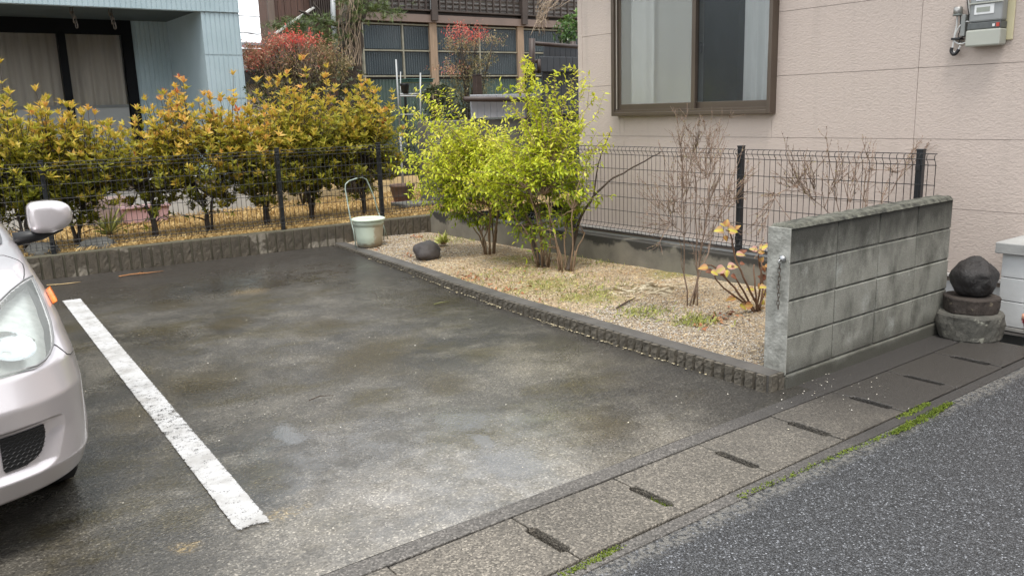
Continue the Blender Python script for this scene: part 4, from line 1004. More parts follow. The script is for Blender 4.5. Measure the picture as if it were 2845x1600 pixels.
for sgn, rows in ((1, HL), (-1, mir(HL))):
    hl = patch('headlight', rows, M_LENS, .010, car, 24, 5)
    patch('lamp_housing', [(z, a - .03, b + .03) for z, a, b in rows], M_HOUS, -.045, hl, 20, 4)
    z0, tc = .735, .66
    bowl = MB(); cpt = car_pt(sgn * tc, z0, -.022); nn_ = car_n(sgn * tc, z0); u_ = nn_.cross(Vector((0, 0, 1))).normalized(); v_ = u_.cross(nn_)
    for r, dz in [(.080, .05), (.074, .03), (.062, -.02), (.045, -.05), (.026, -.07), (.014, -.075)]:
        for k in range(28):
            a = 6.2832 * k / 28; q = cpt + u_ * r * 1.15 * math.cos(a) + v_ * r * math.sin(a); bowl.v.append(tuple(q + nn_ * dz * .3))
    for j in range(5):
        for k in range(28): a = j * 28 + k; b = j * 28 + (k + 1) % 28; bowl.f.append((a, b, b + 28, a + 28))
    bowl.build('reflector', M_CHROME, hl, True)
    arc = []
    for k in range(17):
        a = math.pi * (.02 + .96 * k / 16); q = cpt + u_ * .088 * 1.2 * math.cos(a) + v_ * (.085 * math.sin(a) - .005) + nn_ * .001; arc.append(q)
    MB().tube(arc, .007, 6).build('reflector_arc', simple('bright_arc', (.7, .72, .7), None, 5, .2, metal=.6), hl, True)
    ag = cpt + v_ * .10 - u_ * (.01) ; MB().lathe([(.001, -.006), (.014, -.004), (.016, 0), (.001, .006)], tuple(ag), 14).build('indicator_bulb', simple('salmon_bulb', (.60, .30, .22), None, 5, .3), hl, True)
    # seams round the lamp
    out = [car_pt(a, z, .0115) for z, a, b in rows] + [car_pt(b, z, .0115) for z, a, b in reversed(rows)]
    MB().tube(out + [out[0]], .0042, 5, False).build('lamp_gasket', simple('grey_gasket', (.20, .20, .20), None, 5, .5), hl, True)
    # intake grille
    gr = [(GI['z0'] + .004, .50, .60), (.348, .49, .68), (.365, .49, .735), (.39, .49, .765), (.42, .49, .785), (.445, .49, .785), (.458, .49, .78)]
    if sgn < 0: gr = mir(gr)
    gi = patch('intake_grille', gr, M_TRIM, .003, car, 20, 4)
    wv = MB()
    for r in range(9):
        z = .343 + .0138 * r; ta = float(np.interp(z, [q[0] for q in gr], [q[1] for q in gr])); tb = float(np.interp(z, [q[0] for q in gr], [q[2] for q in gr]))
        npt = max(6, int(abs(tb - ta) / .008)); P = [car_pt(ta + (tb - ta) * k / npt, z + .0028 * math.sin((ta + (tb - ta) * k / npt) * 170 + r * math.pi), .006) for k in range(npt + 1)]; wv.tube(P, .0013, 4)
    wv.build('grille_waves', simple('dark_grille_plastic', (.02, .02, .022), None, 5, .5), gi)
    # bumper seam and hood shut line, indicator, side mirror
    def seam(pl, nm='seam', r=.0022): MB().tube([car_pt(sgn * t, z, .0006) for t, z in pl], r, 4).build(nm, M_TRIM, car)
    seam([(1.0, .698), (1.05, .685), (1.10, .668), (1.15, .65), (1.22, .64), (1.35, .635)])
    seam([(1.03, .866), (1.08, .875), (1.14, .888), (1.17, .900), (1.12, .912), (1.02, .923), (.94, .931), (.80, .936)], 'hood_seam')
    ind = patch('side_marker', [(.775, sgn * 1.34, sgn * 1.42), (.785, sgn * 1.325, sgn * 1.43), (.80, sgn * 1.33, sgn * 1.425), (.812, sgn * 1.345, sgn * 1.415)], simple('amber_lens', (.80, .20, .02), (.7, .15, .02), 40, .2), .022, car, 8, 3, .02)
    mx_ = XC + sgn * (.655 - XC); my = 4.62; mz = 1.056
    mm = MB(); NU, NV_ = 28, 20
    for j in range(NV_ + 1):
        th = math.pi * j / NV_
        for i in range(NU):
            ph_ = 2 * math.pi * i / NU; d_ = Vector((math.sin(th) * math.cos(ph_), math.sin(th) * math.sin(ph_), math.cos(th)))
            ex = .42 if d_.x < 0 else .70; q = Vector((math.copysign(abs(d_.x) ** ex, d_.x), math.copysign(abs(d_.y) ** .6, d_.y), math.copysign(abs(d_.z) ** ex, d_.z)))
            ox = q.x * .098; tap = 1 - .10 * max(0, ox / .098)
            mm.v.append((mx_ + sgn * ox, my + (q.y if q.y < 0 else q.y * .45) * .085 * tap, mz + q.z * .080 * tap + (.012 * max(0, ox / .098) if q.z < 0 else -.004) ))
    for j in range(NV_):
        for i in range(NU): a = j * NU + i; b = j * NU + (i + 1) % NU; mm.f.append((a, b, b + NU, a + NU))
    mi = mm.build('side_mirror', M_PAINT, car, True)
    MB().tube([(XC + sgn * .69, my + .02, .955), (mx_ - sgn * .05, my + .015, .965), (mx_ + sgn * .05, my + .01, .99)], [.035, .026, .014], 10).build('mirror_arm', M_TRIM, mi, True)
    MB().box(min(mx_ - sgn * .08, mx_ + sgn * .07), max(mx_ - sgn * .08, mx_ + sgn * .07), my + .034, my + .041, mz - .055, mz + .058).build('mirror_glass', M_CGLASS, mi, bevel=.01)
    for wy, r in WHEELS:
        wx = XC + sgn * .62
        w_ = MB(); w_.lathe([(.19, -.075), (.255, -.078), (.277, -.062), (.283, 0), (.277, .062), (.255, .078), (.19, .075)], (0, 0, 0), 40)
        wo2 = w_.build('tyre', M_TYRE, car, True); wo2.location = (wx, wy, .281); wo2.rotation_euler = (0, math.pi / 2, 0)
        ri = MB().lathe([(.001, .045), (.06, .05), (.15, .04), (.185, .06), (.192, .07), (.192, -.07)], (0, 0, 0), 32).build('rim', M_GALV, car, True); ri.location = (wx, wy, .281); ri.rotation_euler = (0, math.pi / 2 * sgn, 0)
        lip = [(XC + sgn * (cv('w', max(.2, .28 + .325 * math.sin(a))) - .004), wy + .325 * math.cos(a), .28 + .325 * math.sin(a)) for a in np.linspace(-.25, math.pi + .25, 30)]
        MB().tube(lip, .014, 6).build('arch_lip', M_PAINT, car, True)
# windscreen, side glass, wipers, plate, front grille
patch('windscreen', [(1.0, -1.15, 1.15), (1.1, -1.12, 1.12), (1.25, -1.08, 1.08), (1.42, -1.02, 1.02)], M_CGLASS, .004, car, 40, 6)
patch('cowl', [(.955, -1.0, 1.0), (.968, -1.05, 1.05), (.982, -1.08, 1.08), (.998, -1.1, 1.1)], simple('grey_cowl_rubber', (.11, .115, .12), (.07, .07, .075), 12, .55), .005, car, 40, 3)
for sgn in (1, -1):
    sg = MB()
    for j in range(9):
        z = 1.02 + .36 * j / 8
        for k in range(13):
            y = 4.95 + .25 * j / 8 + (6.3 - 4.95 - .35 * j / 8) * k / 12; sg.v.append((XC + sgn * (cv('w', z) + .004), y, z))
    for j in range(8):
        for k in range(12): a = j * 13 + k; sg.f.append((a, a + 1, a + 14, a + 13))
    sg.build('side_window', M_CGLASS, car, True)
patch('front_grille', [(.60, -.22, .22), (.62, -.25, .25), (.645, -.26, .26), (.66, -.24, .24)], M_TRIM, .004, car, 16, 3)
MB().box(XC - .165, XC + .165, 3.085, 3.092, .40, .565).build('number_plate', simple('plain_plate', (.70, .62, .10), None, 5, .5), car, bevel=.003)
# ================================================================== BLUE HOUSE AT THE BACK LEFT
def corr(x0, x1, y, z0, z1, pitch, depth, kind='groove', x=None):
    """ribbed sheet facing -Y"""
    mb = MB(); pts = []; n = max(1, int(round((x1 - x0) / pitch))); p = (x1 - x0) / n
    for i in range(n):
        a = x0 + i * p
        if kind == 'groove': pts += [(a, 0), (a + p * .70, 0), (a + p * .78, depth), (a + p * .92, depth)]
        else: pts += [(a + p * k / 6, depth * (.5 - .5 * math.cos(2 * math.pi * k / 6))) for k in range(6)]
    pts.append((x1, 0))
    for px_, d in pts: mb.v += [(px_, y + d, z0), (px_, y + d, z1)]
    for i in range(len(pts) - 1): mb.f.append((2 * i, 2 * i + 2, 2 * i + 3, 2 * i + 1))
    return mb
M_BLUE = simple('pale_blue_metal_siding', (.345, .43, .47), (.30, .385, .42), 2.5, .45, .08, 30)
M_BLACKF = simple('black_window_frame', (.006, .007, .009), None, 3, .6, spec=.12)
FY, RY = 11.7, 13.3
xr = gy(665, 60, FY).x; xl = gy(560, 60, FY).x; zf = gy(553, 33, FY).z
bh = thing('blue_house', 'pale blue ribbed metal house with a deep window recess', 'house', (2, 12, 0))
zj = [.72, gy(620, 395, FY).z, gy(620, 275, FY).z, gy(620, 154, FY).z, zf]
for z0, z1 in zip(zj[:-1], zj[1:]): corr(xl, xr, FY, z0 + .006, z1 - .006, .062, .007).build('siding_panel', M_BLUE, bh)
MB().box(xl + .002, xr - .002, FY + .009, FY + .10, .6, zf).build('pier_backing', M_BLUE, bh)
MB().box(xl + .002, xl + .03, FY + .1, RY, .6, zf + .02).build('pier_return', M_BLUE, bh)
MB().box(xr - .03, xr - .002, FY + .1, 20, .6, 4.4).build('side_wall', M_BLUE, bh)
corr(-9, xr, FY - .02, zf + .006, 4.4, .062, .007).build('fascia', M_BLUE, bh)
MB().box(-9, xr - .002, FY - .010, FY + .05, zf, 4.4).build('fascia_backing', M_BLUE, bh)
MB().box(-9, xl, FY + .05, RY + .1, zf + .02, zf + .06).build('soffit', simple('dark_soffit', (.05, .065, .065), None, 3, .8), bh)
MB().box(-9, xr + .1, FY - .1, 20, 4.4, 4.5).build('roof', simple('blue_roof_sheet', (.15, .2, .24), None, 3), bh)
rxl = gy(378, 200, RY).x
zz = [.72, gy(470, 278, RY).z, gy(470, 165, RY).z, zf + .026]
for z0, z1 in zip(zz[:-1], zz[1:]): corr(rxl, xl + .02, RY, z0 + .006, z1 - .006, .062, .007).build('siding_panel', M_BLUE, bh)
MB().box(rxl, xl, RY + .009, RY + .06, .6, zf + .02).build('recess_backing', M_BLUE, bh)
MB().box(-9, xr, RY - .05 if False else FY + .02, 20, .1, .70).build('foundation', simple('pale_grey_foundation', (.50, .50, .49), (.40, .40, .385), 3, .8), bh)
MB().box(-9, xr - .01, FY - .02, FY + .05, .665, .715).build('dark_sill', simple('dark_sill_band', (.06, .07, .08), None, 3, .5), bh)
# window wall in the recess
wz1 = gy(200, 95, RY).z; wzm = gy(300, 296, RY).z; wx1 = gy(350, 200, RY).x; wxm = gy(178, 170, RY).x
MB().box(-9, rxl, RY - .02, RY + .06, wz1 + .04, zf + .02).build('shutter_box', M_BLACKF, bh)
fx = [rxl - .16, wxm - 1.95 * .9]
bays = [(wxm + .05, wx1 - .02), (wxm - 1.55, wxm - .05), (wxm - 3.1, wxm - 1.65)]
fr_ = MB().box(wx1, rxl, RY - .02, RY + .05, .70, wz1 + .04).box(-9, wx1, RY - .02, RY + .05, wz1, wz1 + .04)
fr_.box(wxm - .05, wxm + .05, RY - .03, RY + .05, .72, wz1).box(wxm - 1.65, wxm - 1.55, RY - .03, RY + .05, .72, wz1).box(wxm - 3.2, wxm - 3.1, RY - .03, RY + .05, .72, wz1)
wfo = fr_.build('window_frame', M_BLACKF, bh)
M_PANE_B = m_pane('curtained_pane', .10, (.16, .15, .14), .03)
M_BCURT = simple('drab_curtain', (.56, .52, .47), (.42, .39, .35), 3, .9, vec=(3, 3, .3)); M_LOWP = simple('frosted_lower_pane', (.30, .31, .31), (.26, .27, .27), 2, .3)
for a, b in bays:
    MB().quad((a, RY, wzm + .02), (b, RY, wzm + .02), (b, RY, wz1), (a, RY, wz1)).build('pane', M_PANE_B, wfo)
    MB().box(a, b, RY - .012, RY + .02, wzm - .02, wzm + .02).build('mid_rail', simple('grey_rail', (.16, .17, .17), None, 3, .4), wfo)
    MB().box(a, b, RY + .0, RY + .006, .74, wzm - .02).build('lower_pane', M_LOWP, wfo)
    mb = MB(); n = 60
    for i in range(n + 1):
        x = a + (b - a) * i / n; yy = RY + .075 + .03 * math.sin(x * 26) + .015 * math.sin(x * 61); mb.v += [(x, yy, .8), (x, yy, wz1 + .05)]
    for i in range(n): mb.f.append((2 * i, 2 * i + 2, 2 * i + 3, 2 * i + 1))
    o = mb.build('curtain', M_BCURT, None, True)
    tag(o, {0: 'plain drab curtain in the right hand window of the blue house', 1: 'folded drab curtain in the middle window of the blue house', 2: 'drab curtain in the far left window of the blue house'}[bays.index((a, b))], 'curtain')
MB().box(-9, rxl, RY + .35, RY + .4, .6, 3).build('inner_wall', simple('dim_inner_wall', (.10, .095, .09), None, 3), bh)
# two short chains under the soffit
for k, (px, py, lab) in enumerate([(199, 35, 'short hanging chain under the blue soffit, the left one'), (306, 38, 'short hanging chain under the blue soffit, the right one')]):
    q = gy(px, py, FY + .25); c_ = thing('chain', lab, 'chain', (q.x, q.y, zf), 'chains under the soffit')
    for j in range(4):
        o = link('chain_link', lm, None, c_, True); o.scale = (3.2, 3.2, 3.2); o.location = (q.x + .012 * j, q.y, zf - .02 - j * .055); o.rotation_euler = (0, .1, (j % 2) * 1.57 + .5)
# step box and pink planter by the foundation
q = gy(305, 585, 11.35); o = MB().box(q.x - .22, q.x + .22, 11.25, 11.6, .23, .56).build('meter_box', simple('mauve_brown_box', (.29, .22, .205), (.25, .19, .18), 20, .7, .3, 120), None, bevel=.01); tag(o, 'mauve brown box standing by the blue house foundation', 'box')
q = gy(400, 570, 11.2); pl = thing('planter', 'pink trough planter on the dry lawn by the blue house', 'planter', (q.x, 11.2, .24))
MB().prism([(q.x - .24, .24), (q.x + .24, .24), (q.x + .28, .42), (q.x - .28, .42)], 'y', 11.1, 11.3).build('trough', simple('pink_plastic', (.52, .33, .35), (.42, .26, .28), 6, .5), pl, bevel=.01)
MB().box(q.x - .30, q.x + .30, 11.08, 11.32, .422, .45).build('rim', simple('pink_plastic_rim', (.55, .36, .38), None, 6, .5), pl, bevel=.008)

# ================================================================== OLD TIMBER HOUSE BEHIND
OY = 15.0
M_WOODB = simple('brown_weathered_boards', (.105, .055, .040), (.060, .035, .028), 6, .8, .6, 20, vec=(8, 8, .5)); M_WOODD = simple('dark_beam', (.055, .040, .034), (.035, .026, .022), 5, .7, .3, 30)
M_WOODG = simple('silvered_boards', (.42, .40, .375), (.22, .20, .185), 9, .85, .5, 40, vec=(.6, 1, 7)); M_FASC = simple('brown_fascia_metal', (.16, .115, .095), (.13, .095, .08), 3, .5)
M_TAN = simple('tan_timber', (.30, .215, .15), (.20, .145, .10), 7, .8, .4, 40, vec=(5, 5, .5)); M_BATTEN = simple('pale_batten', (.25, .24, .19), (.16, .155, .12), 9, .8)
def m_poly():
    n = NT('corrugated_polycarbonate'); c = n.mix(n.ramp(n.noise(1.2, 3), [(.35, 0), (.7, 1)]), (.030, .042, .050), (.045, .060, .068))
    n.set(col=c, rough=.16, spec=.8); return n.m
M_POLY = m_poly()
oh = thing('old_timber_house', 'old dark timber house with latticed eaves behind the garden', 'house', (9, 16, 0))
X = lambda px, py=100: gy(px, py, OY).x
Z = lambda py, px=1200: gy(px, py, OY).z
zb_, zm_, zt_ = Z(212), Z(143), Z(72)
cols_ = [1006, 1117, 1200, 1330, 1442, 1560, 1680, 1790]
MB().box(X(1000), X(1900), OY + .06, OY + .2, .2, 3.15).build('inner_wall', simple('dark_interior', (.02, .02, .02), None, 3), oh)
for a, b in zip(cols_[:-1], cols_[1:]):
    for z0, z1 in [(zb_, zm_), (zm_, zt_)]:
        corr(X(a) + .03, X(b) - .03, OY, z0 + .03, z1 - .03, .052, .02, 'wave').build('corrugated_sheet', M_POLY, oh, True)
for i, a in enumerate(cols_):
    big = a in (1200, 1442, 1680)
    w = .085 if big else .016
    MB().box(X(a) - w, X(a) + w, OY - .06 if big else OY - .03, OY + .05, zb_ - (1.6 if big else .1), zt_ + (.2 if big else 0)).build('upright', M_TAN if big else M_BATTEN, oh)
for z in (zb_, zm_, zt_):
    MB().box(X(1000), X(1790), OY - .028, OY - .003, z - .014, z + .014).build('batten', M_BATTEN, oh)
# dim lower storey below the screen: a second row of dull green sheets
for a, b in zip(cols_[:-1], cols_[1:]): corr(X(a) + .03, X(b) - .03, OY + .01, .5, zb_ - .06, .075, .02, 'wave').build('corrugated_sheet', simple('dull_green_sheet', (.05, .085, .075), (.04, .06, .055), 3, .4), oh, True)
MB().box(X(1010), X(1900), OY - .10, OY + .08, Z(65), Z(44)).build('fascia', M_FASC, oh)
MB().box(X(1010), X(1900), OY - .02, OY + .08, Z(44), Z(34)).build('shadow_gap', M_WOODD, oh)
MB().box(X(1010), X(1900), OY - .12, OY + .02, Z(34), Z(30)).build('beam', M_WOODD, oh)
zl0, zl1 = Z(30), Z(-90)
for k in range(12):
    z0 = zl0 + (zl1 - zl0) * k / 12; z1 = zl0 + (zl1 - zl0) * (k + 1) / 12; MB().box(X(1010), X(1900), OY + .0 + .004 * (k % 2), OY + .05, z0 + .004, z1 - .004).build('board', M_WOODG, oh)
lat = MB(); px = 1015
while px < 1850: lat.box(X(px) - .014, X(px) + .014, OY - .085, OY - .045, zl0, zl1); px += 18.6
for k in range(9): z = zl0 + .06 + (zl1 - zl0) * k / 9; lat.box(X(1010), X(1880), OY - .043, OY - .015, z - .011, z + .011)
lat.build('lattice', M_WOODD, oh)
for a in (1200, 1448, 1690): MB().box(X(a) - .07, X(a) + .07, OY - .16, OY - .09, Z(60), zl1).build('upright', M_WOODD, oh)
MB().box(X(1192) - .02, X(1192) + .02, OY - .14, OY - .10, Z(30), zl1).build('pipe', M_GALV, oh)
MB().box(X(1000), X(1900), OY + .25, OY + 5, .2, 5.2).build('house_mass', M_WOODB, oh)
# gable end further left
GYp = 15.6; XG = lambda px: gy(px, 60, GYp).x; ZG = lambda py, px=850: gy(px, py, GYp).z
x = XG(757); x1 = XG(1010)
while x < x1:
    w = .13; MB().box(x + .004, x + w - .004, GYp + random.uniform(0, .012), GYp + .05, .3, 5.2).build('board', M_WOODB, oh); x += w
MB().prism([(XG(759), GYp + .055), (x1, GYp + .055), (x1 + 1, GYp + 4), (XG(759) * (GYp + 4) / GYp + .3, GYp + 4)], 'z', .3, 5.15).build('gable_mass', M_WOODD, oh)
MB().box(XG(745), XG(762), GYp - .06, GYp + .0, .3, 5.2).build('corner_board', simple('grey_brown_corner', (.16, .12, .10), (.10, .075, .06), 5, .8, vec=(5, 5, .4)), oh)
a, b = gy(764, 95, GYp - .10), gy(872, 22, GYp - .10)
MB().tube([a, b], .028, 6).build('flashing', simple('white_flashing', (.55, .55, .53), None, 5, .6), oh)
MB().prism([(a.x, a.z - .03), (b.x, b.z - .03), (b.x, .3), (a.x, .3)], 'y', GYp - .07, GYp - .02).build('lean_to_wall', simple('grey_brown_boards', (.12, .10, .085), (.075, .062, .055), 6, .8, vec=(8, 8, .4)), oh)
MB().tube([gy(924, -20, GYp - .35), gy(926, 60, GYp - .35), gy(934, 150, GYp - .35)], .05, 8).build('drainpipe', simple('grey_drainpipe', (.30, .32, .33), None, 4, .4), oh, True)
bars = MB()
for px in range(860, 922, 6): bars.box(XG(px) - .012, XG(px) + .012, GYp - .12, GYp - .08, ZG(45), 4.4)
bars.build('window_bars', M_WOODD, oh)

# ---- far house between the blue corner and the gable
fh = thing('far_house', 'distant low house with grey tiled roof and brick red panels', 'house', (10, 24, 0))
Y2 = 22.0; X2 = lambda px: gy(px, 150, Y2).x; Z2 = lambda py: gy(700, py, Y2).z
MB().box(X2(660), X2(800), Y2, Y2 + 4, 0, Z2(136)).build('wall', simple('pale_far_wall', (.48, .46, .44), (.40, .38, .36), 2, .8), fh)
for j in range(6):
    for i in range(5):
        MB().box(X2(682 + i * 17), X2(682 + i * 17 + 14), Y2 - .05, Y2 - .01, Z2(192 - j * 9) , Z2(186 - j * 9)).build('panel', simple('brick_red_panel', (.30, .13, .09), (.22, .10, .07), 3, .8) if 'brick_red_panel' not in bpy.data.materials else bpy.data.materials['brick_red_panel'], fh)
MB().box(X2(650), X2(800), Y2 - .2, Y2 - .06, Z2(235), Z2(198)).build('fence_boards', simple('dark_far_boards', (.035, .035, .038), None, 3), fh)
for k in range(4):
    z0, z1 = Z2(136 - k * 6.5), Z2(136 - k * 6.5 - 5); MB().box(X2(668), X2(810), Y2 - .6 + k * .45, Y2 - .2 + k * .45, z0, z1).build('roof_course', simple('grey_roof_tile', (.26, .27, .28), (.20, .2, .21), 4, .6) if 'grey_roof_tile' not in bpy.data.materials else bpy.data.materials['grey_roof_tile'], fh)
MB().box(X2(662), X2(810), Y2 - .65, Y2 - .60, Z2(137), Z2(132)).build('gutter', M_WOODD, fh)
for i, (p0, p1) in enumerate([((600, 40), (780, 52)), ((600, 80), (780, 107)), ((600, 88), (780, 96))]):
    a, b = gy(*p0, 26), gy(*p1, 26); d = b - a
    o = MB().tube([a - d * 4, a, b, b + d * 4], .012, 4).build('power_line', M_WOODD); tag(o, ['thin dark overhead wire, the highest against the white sky', 'thin dark overhead wire, the steepest against the white sky', 'thin dark overhead wire sloping gently across the steeper one'][i], 'wire', 'overhead wires')

# ================================================================== GREY PANELLED SHED FENCE AND LOG RAILS BEHIND THE SHRUBS
M_DGREY = simple('dark_grey_steel', (.055, .062, .072), (.045, .05, .058), 3, .4); M_LGREY = simple('light_grey_steel', (.40, .41, .45), (.34, .35, .385), 3, .45); M_LOG = simple('dark_brown_log', (.035, .022, .018), (.055, .036, .03), 9, .55)
SY = 9.7
def slats(nm, px0, px1, py0, py1, y, mat, root, seams, tilt=0):
    x0, x1 = gy(px0, py0, y).x, gy(px1, py0, y).x; z1 = gy(px0, py0, y).z; z0 = gy(px0, py1, y).z; n = seams
    for k in range(n):
        a = x0 + (x1 - x0) * k / n; b = x0 + (x1 - x0) * (k + 1) / n
        MB().box(a + .003, b - .003, y, y + .03, z0, z1).build(nm, mat, root, bevel=.006)
sf = thing('shed_fence', 'dark grey vertical panel screen beside the beige house corner', 'screen', (7.6, SY, .2))
slats('panel', 1502, 1640, 158, 200, SY - .08, M_DGREY, sf, 8)
slats('panel', 1507, 1640, 196, 560, SY, M_DGREY, sf, 8)
slats('panel', 1512, 1640, 128, 160, SY + .12, M_DGREY, sf, 9)
x0, x1 = gy(1500, 195, SY).x, gy(1660, 195, SY).x
MB().box(x0, x1, SY - .05, SY - .002, gy(1500, 201, SY).z, gy(1500, 197, SY).z).build('shadow_rail', M_BLACKF, sf)
MB().box(x0 + .2, x1, SY - .09, SY - .003, gy(1500, 326, SY).z, gy(1500, 320, SY).z).build('rail', M_BLACKF, sf)
rl = thing('log_rail', 'dark brown log posts with a top rail left of the grey screen', 'rail', (7.3, SY, .2))
def log(nm, pix, y, r, root): MB().tube([gy(px, py, y) for px, py in pix], r, 12).build(nm, M_LOG, root, True)
log('post', [(1478, 108), (1478, 170), (1480, 240)], SY - .1, .045, rl)
log('post', [(1592, 116), (1592, 180)], SY + .25, .045, rl)
log('top_rail', [(1478, 121), (1540, 126), (1640, 133)], SY + .0, .03, rl)
log('bracket', [(1478, 171), (1496, 171)], SY - .1, .026, rl); log('bracket', [(1478, 199), (1498, 198)], SY - .1, .026, rl); log('short_post', [(1497, 165), (1498, 205)], SY - .12, .028, rl)
lp = thing('low_panel_fence', 'light grey low panel fence with dark log rail behind shrubs', 'fence', (6.9, SY, .2))
slats('panel', 1308, 1530, 264, 331, SY + .1, M_LGREY, lp, 13)
log('rail', [(1290, 276), (1400, 277), (1525, 277)], SY + .05, .035, lp)
o = thing('stump_post', 'square dark timber post standing above the low grey fence', 'post', (6.6, SY + .3, .2)); q = gy(1325, 210, SY + .3); q2 = gy(1325, 270, SY + .3)
MB().box(q.x - .05, q.x + .05, SY + .25, SY + .35, .2, q.z).build('post_body', M_LOG, o, bevel=.008); MB().box(q.x - .055, q.x + .055, SY + .245, SY + .355, q.z, q.z + .012).build('post_cap', M_LOG, o, bevel=.003)
# retaining masonry below the low fence
M_RET = simple('grey_retaining_wall', (.15, .145, .135), (.09, .088, .08), 5, .85, .5, 30)
tag(MB().box(gy(1180, 350, SY + .2).x, 12, SY + .14, SY + .4, .2, gy(1325, 333, SY + .1).z).build('retaining_wall', M_RET, None, bevel=.01), 'grey retaining wall under the low light grey panel fence', 'wall')
# white frames with pots (plant stand) and drying poles
PYY = 10.7
M_WHITEP = simple('white_enamel_tube', (.36, .37, .37), (.28, .29, .29), 6, .4)
ps = thing('plant_stand', 'white tube plant stand holding a black pot behind the hedge', 'plant stand', (5.4, PYY, .24))
def wp_(nm, pix, r, y=PYY): MB().tube([gy(px, py, y) for px, py in pix], r, 8).build(nm, M_WHITEP, ps, True)
wp_('upright', [(1168, 203), (1168, 400)], .011); wp_('upright', [(1113, 200), (1112, 300)], .008, PYY + .3); wp_('shelf_rail', [(1112, 262), (1168, 262)], .012); wp_('shelf_rail', [(1112, 267), (1170, 268)], .012, PYY - .1); wp_('shelf_rail', [(1112, 319), (1185, 318)], .007, PYY - .2)
o = thing('drying_pole', 'pale grey drying pole standing above the hedge', 'pole', (5.2, 11.2, .24)); qq = gy(1100, 166, 11.2)
MB().tube([(qq.x, 11.2, .24), (qq.x, 11.2, 1.2)], .017, 8).build('lower_pole', M_WHITEP, o, True); MB().tube([(qq.x, 11.2, 1.19), tuple(qq)], .013, 8).build('upper_pole', M_WHITEP, o, True)
q = gy(1126, 262, PYY); o = thing('pot', 'black plastic pot on the white plant stand', 'pot', (q.x, PYY, q.z + .012))
MB().lathe([(.045, 0), (.062, .10), (.068, .105), (.068, .125), (.058, .125), (.05, .03), (.001, .02)], (q.x, PYY, q.z + .012), 20).build('pot_wall', M_TRIM, o, True); MB().lathe([(.062, -.006), (.073, -.004), (.073, .006), (.062, .008)], (q.x, PYY, q.z + .14), 20).build('rim', M_TRIM, o, True)
q = gy(1150, 250, 11.5); awn = thing('green_tray', 'flat dull green tray set behind the plant stand', 'tray', (q.x, 11.5, q.z))
MB().box(q.x - .16, q.x + .30, 11.4, 11.7, gy(1150, 230, 11.5).z, gy(1150, 222, 11.5).z).build('tray_body', simple('dull_green_plastic', (.05, .13, .11), None, 6, .5), awn, bevel=.01); MB().box(q.x - .18, q.x + .32, 11.38, 11.72, gy(1150, 222, 11.5).z, gy(1150, 220, 11.5).z).build('rim', simple('green_rim', (.07, .16, .14), None, 6, .5), awn, bevel=.003)
# paving slabs and clutter on the yard beside the fence corner
tag(MB().box(gy(1110, 565, 9.9).x, gy(1110, 565, 9.9).x + .9, 9.75, 10.15, .24, .29).build('slab', simple('grey_slab', (.20, .195, .18), (.13, .125, .11), 6, .85, .4, 60), None, bevel=.01), 'grey paving slab on the lawn behind the fence corner', 'slab')
q = gy(1100, 520, 10.4); o = thing('pot', 'wide tan pot behind the fence left of the yellow shrub', 'pot', (q.x + .1, 10.4, .24))
MB().lathe([(.12, 0), (.15, .10), (.17, .20), (.18, .21), (.18, .24), (.155, .24), (.14, .08), (.001, .06)], (q.x + .1, 10.4, .26), 24).build('pot_wall', simple('tan_clay', (.20, .13, .10), (.14, .09, .07), 6, .8), o, True); MB().lathe([(.17, 0), (.17, .018)], (q.x + .1, 10.4, .242), 20).build('saucer', M_TERRA, o, True)

# ================================================================== ADDED STREET FRONT ACROSS THE ROAD (unseen houses placed to shade the scene; also mirrored)
M_OPW = [simple('shade_house_cream', (.36, .33, .28), None, 1.5, .8), simple('shade_house_grey', (.27, .27, .27), None, 1.5, .8), simple('shade_house_brown', (.20, .15, .12), None, 1.5, .8)]
for i, (x0, x1, y0, y1, h) in enumerate([(-19, -8.5, -17, -8.5, 5.6), (-7.5, 2.5, -16, -7.2, 6.2), (3.6, 12.5, -17, -8.0, 5.4), (14, 25, -17, -8.2, 6.0)]):
    r_ = MB().box(x0, x1, y0, y1, -.3, h).build('added_shade_house', M_OPW[i % 3]); struct(r_); ym = (y0 + y1) / 2
    MB().prism([(y0 - .5, h), (y1 + .5, h), (ym, h + 1.9)], 'x', x0 - .4, x1 + .4).build('roof', M_WOODD, r_)
    for k in range(3):
        for z in (1.0, 3.6):
            cx = x0 + (x1 - x0) * (k + .5) / 3; w_ = MB().box(cx - .8, cx + .8, y1 + .002, y1 + .05, z, z + 1.2).build('window', M_CGLASS, r_)
